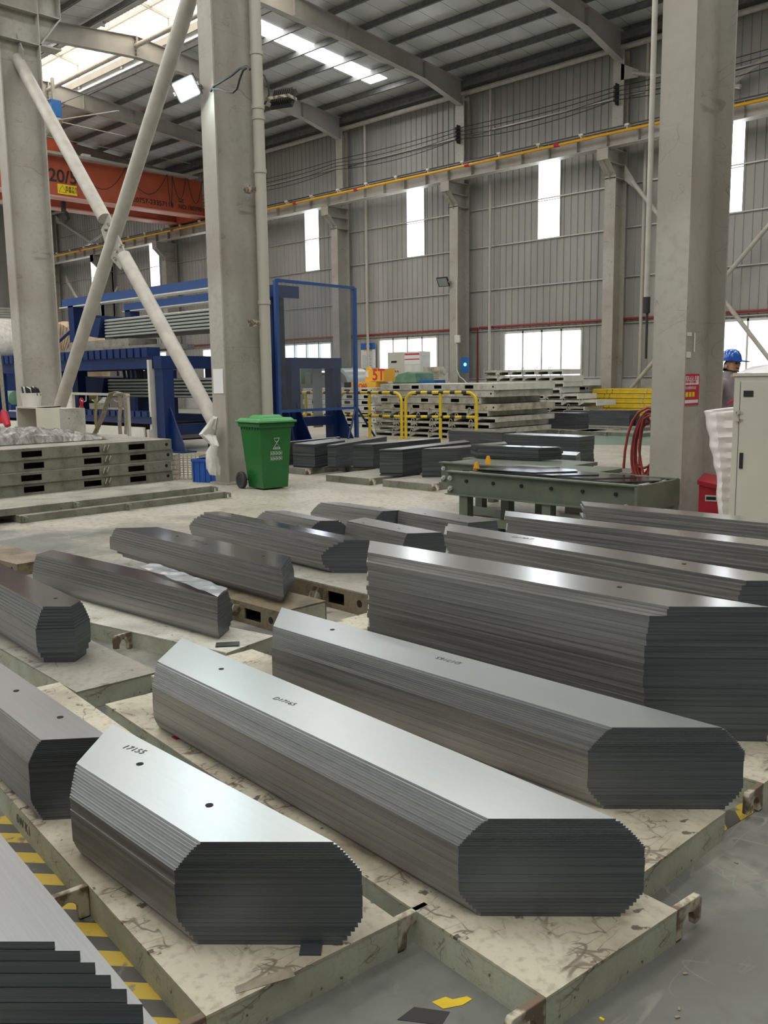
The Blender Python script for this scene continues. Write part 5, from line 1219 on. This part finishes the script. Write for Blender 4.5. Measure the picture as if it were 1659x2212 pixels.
# ================================================================== THINGS ALONG THE FAR WALL
t = thing('electrical_cabinet', 'tall grey white electrical cabinet before the far window', 'cabinet', (W(838, 800, 27).x, 27.0, 0))
wE = W(873, 800, 27).x - W(838, 800, 27).x; wF = W(908, 800, 27).x - W(838, 800, 27).x
MB().box(0, wE, 0, .6, 0, 2.62).build('left_door', 'offwhite', t); MB().box(wE + .01, wF, 0, .6, 0, 2.62).build('right_door', 'white', t)
MB().box(.2, .5, -.01, 0, 2.2, 2.28).build('name_plate', 'black', t)
b = MB()
for k in range(4): b.lathe([(0, -.02), (.035, -.02), (.035, 0)], (.2 + k * .12, 0, 1.86), 'y', 10)
b.build('push_button', 'sign_red', t)
wr_ = MB().box(wE + .05, wF - .04, -.008, 0, 2.12, 2.55).build('warning_sheet', 'paper', t)
MB().box(wE + .05, wF - .04, -.012, -.008, 2.49, 2.55).box(wE + .05, wF - .04, -.012, -.008, 2.30, 2.34).build('red_line', 'sign_red', wr_)
t = thing('air_conditioner', 'cream cabinet cooler with louvres right of the electrical cabinet', 'cooler', (W(914, 800, 26.6).x, 26.6, 0))
MB().box(0, .85, 0, .5, 0, 2.0).build('body', 'pallet', t)
lv = MB()
for k in range(12): lv.box(.3, .8, -.012, 0, .9 + k * .08, .94 + k * .08)
lv.build('louvre', 'pallet_grey', t); MB().box(.1, .2, -.01, 0, 1.4, 1.6).build('control_panel', 'rubber', t)
for lb, px in (('pale poster board with a blue header on the wall between windows', 780), ('poster board half hidden behind the column with the mesh screen', 727)):
    a, b = W(px, 742, 30.2), W(px + 32, 802, 30.2)
    t = thing('poster_board', lb, 'poster', (a.x, 30.2, 0)); ww = b.x - a.x; zt2, zb2 = a.z, b.z - .25
    MB().box(0, ww, -.02, 0, zb2, zt2).build('board', 'poster', t); MB().box(0, ww, -.025, -.02, zt2 - .3, zt2).build('header', 'poster_blue', t)
    MB().box(.2, ww - .2, -.03, -.025, zt2 - .36, zt2 - .3).build('title_bar', 'bar_yellow', t)
    l_ = MB()
    for k in range(16): l_.box(.1, ww * (.35 + .5 * ((k * 7) % 5) / 5), -.022, -.02, zb2 + .1 + k * (zt2 - zb2 - .6) / 16, zb2 + .112 + k * (zt2 - zb2 - .6) / 16)
    l_.build('text_lines', 'marker', t)
t = thing('switch_box', 'blue switch box with a lit indicator on the far wall column', 'switch box', (-23.95, 29.25, 0))
MB().box(-.05, .35, -.02, .04, 1.75, 2.4).build('case', 'fan_box', t); MB().lathe([(0, -.03), (.07, -.03), (.07, 0)], (.2, -.02, 2.1), 'y', 12).build('indicator', 'led', t)
MB().tube([(-.3, .03, 5.6), (-.3, .03, 1.9), (-.1, .0, 1.6), (.1, -.02, 1.5), (.4, 0, 1.2)], .02, 6).box(-.35, -.1, -.05, .03, 3.0, 3.3).build('conduit', 'white', t)
# yellow 5T lifting spreader
t = thing('coil_lifter', 'yellow coil lifting hook block marked 5T behind the barriers', 'lifter', (W(780, 830, 22).x, 22.0, 0))
bx0 = t.location.x
def rx(px): return W(px, 820, 22).x - bx0
zz = lambda py: W(800, py, 22).z
MB().box(rx(820), rx(840), -.25, .3, zz(824), zz(797)).build('counterweight', 'bar_yellow', t); MB().box(rx(803), rx(821), -.15, .2, zz(824), zz(800)).build('block', 'bar_yellow', t)
hb = MB().plate([(rx(793), -.1, zz(824)), (rx(795), -.1, zz(798)), (rx(799), -.1, zz(792)), (rx(804), -.1, zz(798)), (rx(806), -.1, zz(824))], (0, .12, 0)); hb.build('lifting_eye', 'bar_yellow', t)
MB().lathe([(0, -.02), (.12, -.02), (.12, 0)], (rx(800), -.1, zz(808)), 'y', 14).build('eye_opening', 'white', t)
MB().box(rx(757), rx(825), -.3, .3, zz(841), zz(825)).box(rx(757), rx(772), -.3, .3, 0, zz(825)).box(rx(757), rx(800), -.3, .3, 0, .3).build('c_frame', 'bar_yellow', t)
text('load_marking', '5T', .52, 'sign_red', t, (rx(829), -.256, zz(811)), (PI / 2, 0, 0), .01)
text('load_marking', 'Q60', .22, 'sign_red', t, (rx(797), -.306, zz(834)), (PI / 2, 0, 0), .003)
# slitting / winding machines
def wx(px, Y): return W(px, 830, Y).x
t = thing('motor_cover', 'rounded green motor cover on top of the machine behind the pallet pile', 'machine cover', (0, 0, 0)); Y = 24.0
zq = lambda py: W(870, py, Y).z
MB().plate([(wx(848, Y), Y, zq(828)), (wx(846, Y), Y, zq(822)), (wx(860, Y), Y, zq(807)), (wx(880, Y), Y, zq(803)), (wx(897, Y), Y, zq(806)), (wx(899, Y), Y, zq(828))], (0, 1.0, 0)).build('cover', 'lathe_green', t, bevel=.03)
MB().box(wx(840, Y), wx(905, Y), Y - .1, Y + 1.1, 0, zq(828)).build('pedestal', 'machine_green', t); MB().box(wx(905, Y), wx(938, Y), Y, Y + .6, 0, zq(822)).build('motor', 'fan_box', t)
t = thing('slitting_machine', 'grey green sheet slitting machine with bright rollers behind the right portal', 'machine', (0, 0, 0)); Y = 24.6
MB().box(wx(600, Y), wx(705, Y), Y, Y + 1.5, 0, W(640, 830, Y).z).build('bed', 'machine_green', t)
for p_, w_, h_ in ((608, 14, 800), (628, 18, 796), (655, 12, 806), (712, 14, 792), (690, 10, 812)):
    MB().box(wx(p_, Y), wx(p_ + w_, Y), Y + .1, Y + .9, W(640, 832, Y).z, W(640, h_, Y).z).build('roller_stand', 'lathe_green' if w_ > 12 else 'machine_green', t, bevel=.03)
for z1_ in (798, 808, 818, 826): MB().tube([(wx(604, Y), Y + .2 + .002 * z1_, W(640, z1_, Y).z), (wx(700, Y), Y + .2 + .002 * z1_, W(640, z1_, Y).z)], .06, 10).build('roller', 'silver', t, smooth=True)
MB().box(wx(712, Y), wx(760, Y), Y + .2, Y + 1.2, W(640, 824, Y).z, W(640, 814, Y).z).box(wx(735, Y), wx(742, Y), Y + .2, Y + 1.2, 0, W(640, 814, Y).z).build('outfeed', 'machine_green', t)
t = thing('winding_drum', 'large open steel drum ring beside the blue screen post', 'drum', (wx(752, 23.3), 23.3, 0))
MB().lathe([(.50, -.5), (.62, -.5), (.62, .6), (.50, .6), (.50, -.5)], (0, 0, W(752, 832, 23.3).z), 'y', 32).build('ring', 'silver', t, smooth=True); MB().box(-.4, .4, -.3, .3, 0, .75).build('stand', 'machine_green', t)
t = thing('orange_guard', 'orange machine guard frame with a white label above the drum', 'guard', (wx(735, 27.5), 27.5, 0)); zq = lambda py: W(750, py, 27.5).z
o_ = MB().box(0, 2.3, 0, .1, zq(800), zq(796)).box(0, .12, 0, .1, 0, zq(800)).box(2.2, 2.32, 0, .1, 0, zq(800)).box(0, 2.3, .1, 1.0, zq(812), zq(800)); o_.build('frame', 'copper', t); MB().box(.9, 1.5, -.02, 0, zq(808), zq(802)).build('label', 'paper', t)
t = thing('green_gearbox', 'pale green gearbox at the wall right of the blue screen post', 'gearbox', (wx(772, 26.5), 26.5, 0)); zq = lambda py: W(780, py, 26.5).z
MB().plate([(0, 0, 0), (0, 0, zq(800)), (.25, 0, zq(795)), (.7, 0, zq(797)), (.95, 0, zq(812)), (1.1, 0, 0)], (0, .7, 0)).build('housing', 'lathe_green', t, bevel=.03)

# ================================================================== LEFT CORNER THINGS
Yl = 7.5
t = thing('small_steel_cabinet', 'small cream steel cabinet with open left half at the foot of the left column', 'cabinet', (0, 0, 0))
a, b, c_ = W(34, 878, Yl), W(80, 878, Yl), W(131, 876, Yl)
zc = a.z; m_ = MB().box(a.x, b.x, Yl, Yl + .45, zc - .03, zc).box(a.x, a.x + .04, Yl, Yl + .45, .0, zc - .03).box(a.x, b.x, Yl + .43, Yl + .45, 0, zc).box(b.x - .02, b.x, Yl, Yl + .45, 0, zc)
m_.build('body', 'offwhite', t); MB().box(b.x + .0, c_.x, Yl - .03, Yl, .05, zc - .01).build('door', 'offwhite', t); MB().box(a.x + .04, b.x - .02, Yl + .05, Yl + .43, .3, .32).build('shelf', 'steel', t); MB().box(b.x, c_.x, Yl, Yl + .45, .0, zc - .02).build('right_half', 'pallet_white', t)
t = thing('waste_tub', 'white plastic tub full of crumpled paper on the small cream cabinet', 'tub', (0, 0, zc))
ca_, cb_ = W(42, 877, Yl + .2).x, W(93, 877, Yl + .2).x; xm, rr = (ca_ + cb_) / 2, .19
MB().lathe([(0, 0), (rr * .85, 0), (rr, .25), (rr * .95, .25), (rr * .8, .03)], (xm, Yl + .22, 0), 'z', 20).build('tub', 'white', t, smooth=True)
for k in range(7):
    x = xm + rr * .6 * (-1 + 2 * ((k * 3) % 7) / 6); y = Yl + .22 + .08 * ((k * 5) % 3 - 1)
    MB().plate([(x - .07, y, .18), (x + .08, y + .03, .2), (x + .06, y, .32), (x - .03, y - .04, .36)], (.0, .01, .012)).build('crumpled_paper', 'paper' if k % 2 else 'rubber', t)
t = thing('sling_rack', 'pale hook rack hung with slings and a red chain left of the blue portal', 'rack', (0, 0, 0)); Yr = 9.6
q_ = lambda px, py: W(px, py, Yr)
MB().bar(q_(150, 850), q_(278, 853), .05, .05).build('top_bar', 'offwhite', t)
for px, py, nm in ((275, 853, 0), (157, 850, 1)): MB().bar(q_(px, py), Vector((q_(px, py).x, Yr, .0)), .06, .06).build('post', 'offwhite', t)
hk = MB()
for px in (152, 181, 205, 228, 252): hk.tube([q_(px + 5, 852), q_(px + 5, 866), q_(px, 868), q_(px - 6, 864)], .012, 6)
hk.build('hook', 'offwhite', t); MB().box(q_(150, 900).x, q_(285, 900).x, Yr - .3, Yr + .3, 0, .08).build('base', 'offwhite', t)
t = thing('lifting_chain', 'red painted lifting chain hanging on the hook rack', 'chain', (0, 0, 0))
for k in range(9):
    p_ = q_(182, 866 + k * 7); r_ = .04; a_ = k % 2
    MB().tube([(p_.x + (r_ * math.cos(u_) if a_ else 0), Yr - .06 + (0 if a_ else r_ * math.cos(u_)), p_.z + .062 * math.sin(u_)) for u_ in [2 * PI * i / 10 for i in range(10)]], .013, 6, closed=True).build('chain_link', 'sign_red', t)
def ribbon(mb, pts, w_):
    for a, b in zip(pts, pts[1:]): mb.bar(a, b, w_, .012)
    return mb
for lb, pts, w_, m_ in (('olive webbing sling hanging on the hook rack', ((205, 862), (208, 880), (206, 905), (210, 935)), .10, 'sling_olive'), ('thick grey sling draped from the rack down to the left pallets', ((262, 850), (250, 846), (240, 850), (232, 868), (222, 900), (208, 930), (199, 948)), .11, 'sling'),
                        ('grey sling hanging straight at the right of the hook rack', ((258, 852), (260, 880), (258, 910), (260, 938)), .13, 'sling'), ('second straight grey sling at the right end of the hook rack', ((268, 852), (271, 880), (272, 910), (271, 938)), .09, 'sling')):
    tag(ribbon(MB(), [W(px, py, Yr - .1) for px, py in pts], w_).build('webbing_sling', m_), lb, 'sling')
tag(ribbon(MB(), [W(px, py, 7.2) for px, py in ((-3, 760), (2, 800), (6, 850), (10, 890))], .14).build('webbing_sling', 'sling'), 'beige sling hanging at the very left edge above red sleeves', 'sling')
tag(MB().tube([W(8, 885, 7.2), W(12, 905, 7.2), W(17, 920, 7.2)], [.05, .08, .06], 8).tube([W(-2, 895, 7.2), W(0, 915, 7.2)], [.05, .07], 8).build('sling_sleeve', 'sign_red'), 'red end sleeves of the sling at the very left edge', 'sleeve')
t = thing('green_motor', 'grey green electric motor seen at the left edge behind the left column', 'motor', (W(25, 850, 13).x, 13.0, 0)); zq = lambda py: W(20, py, 13).z
MB().lathe([(0, -.35), (.22, -.35), (.26, -.2), (.26, .35), (0, .35)], (0, 0, zq(861)), 'x', 18).build('body', 'lathe_green', t, smooth=True); MB().box(-1.2, .8, -.4, .4, zq(884), zq(873)).build('base', 'blue', t); MB().box(-1.2, .8, -.42, .42, 0, zq(884)).build('plinth', 'white', t)
t = thing('wrapped_coil', 'silver wrapped coil beyond the left column at the left edge', 'coil', (W(5, 740, 19).x, 19.0, 0)); zq = lambda py: W(10, py, 19).z
MB().lathe([(.3, -.6), (1.0, -.6), (1.05, -.5), (1.05, .6), (.3, .6)], (0, 0, zq(735)), 'y', 26).build('wrapping', 'film', t, smooth=True); MB().box(-1.5, 1.5, -.6, .6, 0, zq(772)).build('blue_stand', 'blue', t)
# crates and bag by the middle column
def crate(label, x, y, w_, d_, h_, m_, rot, grid):
    t = thing('plastic_crate', label, 'crate', (x, y, 0), rot)
    b = MB(); th = .012
    if grid:
        n = 7
        for k in range(n + 1):
            xx = -w_ / 2 + k * w_ / n; yy = k * d_ / n
            b.box(xx - .006, xx + .006, 0, th, 0, h_).box(xx - .006, xx + .006, d_ - th, d_, 0, h_).box(-w_ / 2, -w_ / 2 + th, yy - .006, yy + .006, 0, h_).box(w_ / 2 - th, w_ / 2, yy - .006, yy + .006, 0, h_)
        for k in range(6):
            zz_ = k * h_ / 5; b.box(-w_ / 2, w_ / 2, 0, th, zz_ - .008, zz_ + .008).box(-w_ / 2, w_ / 2, d_ - th, d_, zz_ - .008, zz_ + .008).box(-w_ / 2, -w_ / 2 + th, 0, d_, zz_ - .008, zz_ + .008).box(w_ / 2 - th, w_ / 2, 0, d_, zz_ - .008, zz_ + .008)
        b.box(-w_ / 2, w_ / 2, 0, d_, 0, .01)
    else:
        b.box(-w_ / 2, w_ / 2, 0, th, 0, h_).box(-w_ / 2, w_ / 2, d_ - th, d_, 0, h_).box(-w_ / 2, -w_ / 2 + th, 0, d_, 0, h_).box(w_ / 2 - th, w_ / 2, 0, d_, 0, h_).box(-w_ / 2, w_ / 2, 0, d_, 0, .01)
        b.box(-w_ / 2 - .015, w_ / 2 + .015, -.015, 0, h_ - .04, h_).box(w_ / 2, w_ / 2 + .015, 0, d_, h_ - .04, h_)
        for k in range(5): b.box(-w_ / 2 + k * w_ / 5 + .02, -w_ / 2 + k * w_ / 5 + .032, -.012, 0, 0, h_ - .04).box(w_ / 2, w_ / 2 + .012, k * d_ / 5 + .02, k * d_ / 5 + .032, 0, h_ - .04)
    b.build('body', m_, t)
    return t
c = P(405, 1036); crate('beige lattice crate left of the wide middle column', c.x - .05, c.y, .5, .38, .38, 'crate_beige', .6, True)
c = P(445, 1042); crate('blue plastic crate beside the wide middle column', c.x + .02, c.y, .52, .36, .36, 'crate_blue', .35, False)
fb = MB(); ctr = [(466, 903, .03), (458, 920, .08), (448, 938, .11), (458, 950, .07), (464, 962, .055), (458, 978, .09), (460, 995, .10), (462, 1012, .10), (464, 1026, .07)]
fb.tube([W(px, py, 7.95) for px, py, r in ctr], [r for _, _, r in ctr], 14)
for i, v_ in enumerate(fb.v): fb.v[i] = (v_[0] + random.uniform(-.02, .02), v_[1] + random.uniform(-.02, .02), v_[2] + random.uniform(-.015, .015))
tag(fb.build('polythene_bag', 'film', smooth=True), 'white polythene bag tied to the lower end of the brace at the middle column', 'bag')
# outside the open door
o = struct('trim_60', MB().box(XL - 13, XL, 15, 40, -.02, .01), 'asphalt')
for k, (x, y, z, r) in enumerate(((-70, 26, 4.8, 1.7), (-72, 29.6, 5.2, 1.8), (-71, 22.3, 4.2, 1.7))):
    t = thing('garden_tree', ('leafy green tree outside the open door, at the left edge', 'tree outside the open door, mostly hidden by the left column', 'tree outside beyond the left edge of the view')[k], 'tree', (x, y, 0))
    MB().tube([(0, 0, 0), (.1, 0, z)], [.18, .1], 8).build('trunk', 'bark', t)
    rn = random.Random(k); f = MB()
    for i in range(1500):
        d = Vector((rn.gauss(0, 1), rn.gauss(0, 1), rn.gauss(0, 1))).normalized() * r * rn.random() ** .4; c = Vector((0, 0, z)) + d
        a = Vector((rn.uniform(-1, 1), rn.uniform(-1, 1), rn.uniform(-1, 1))).normalized() * .22; b = a.orthogonal().normalized() * .12
        f.add([c - a, c + b, c + a, c - b], [(0, 1, 2, 3)])
    f.build('foliage', 'leaf', t)
print('objects', len(bpy.data.objects))
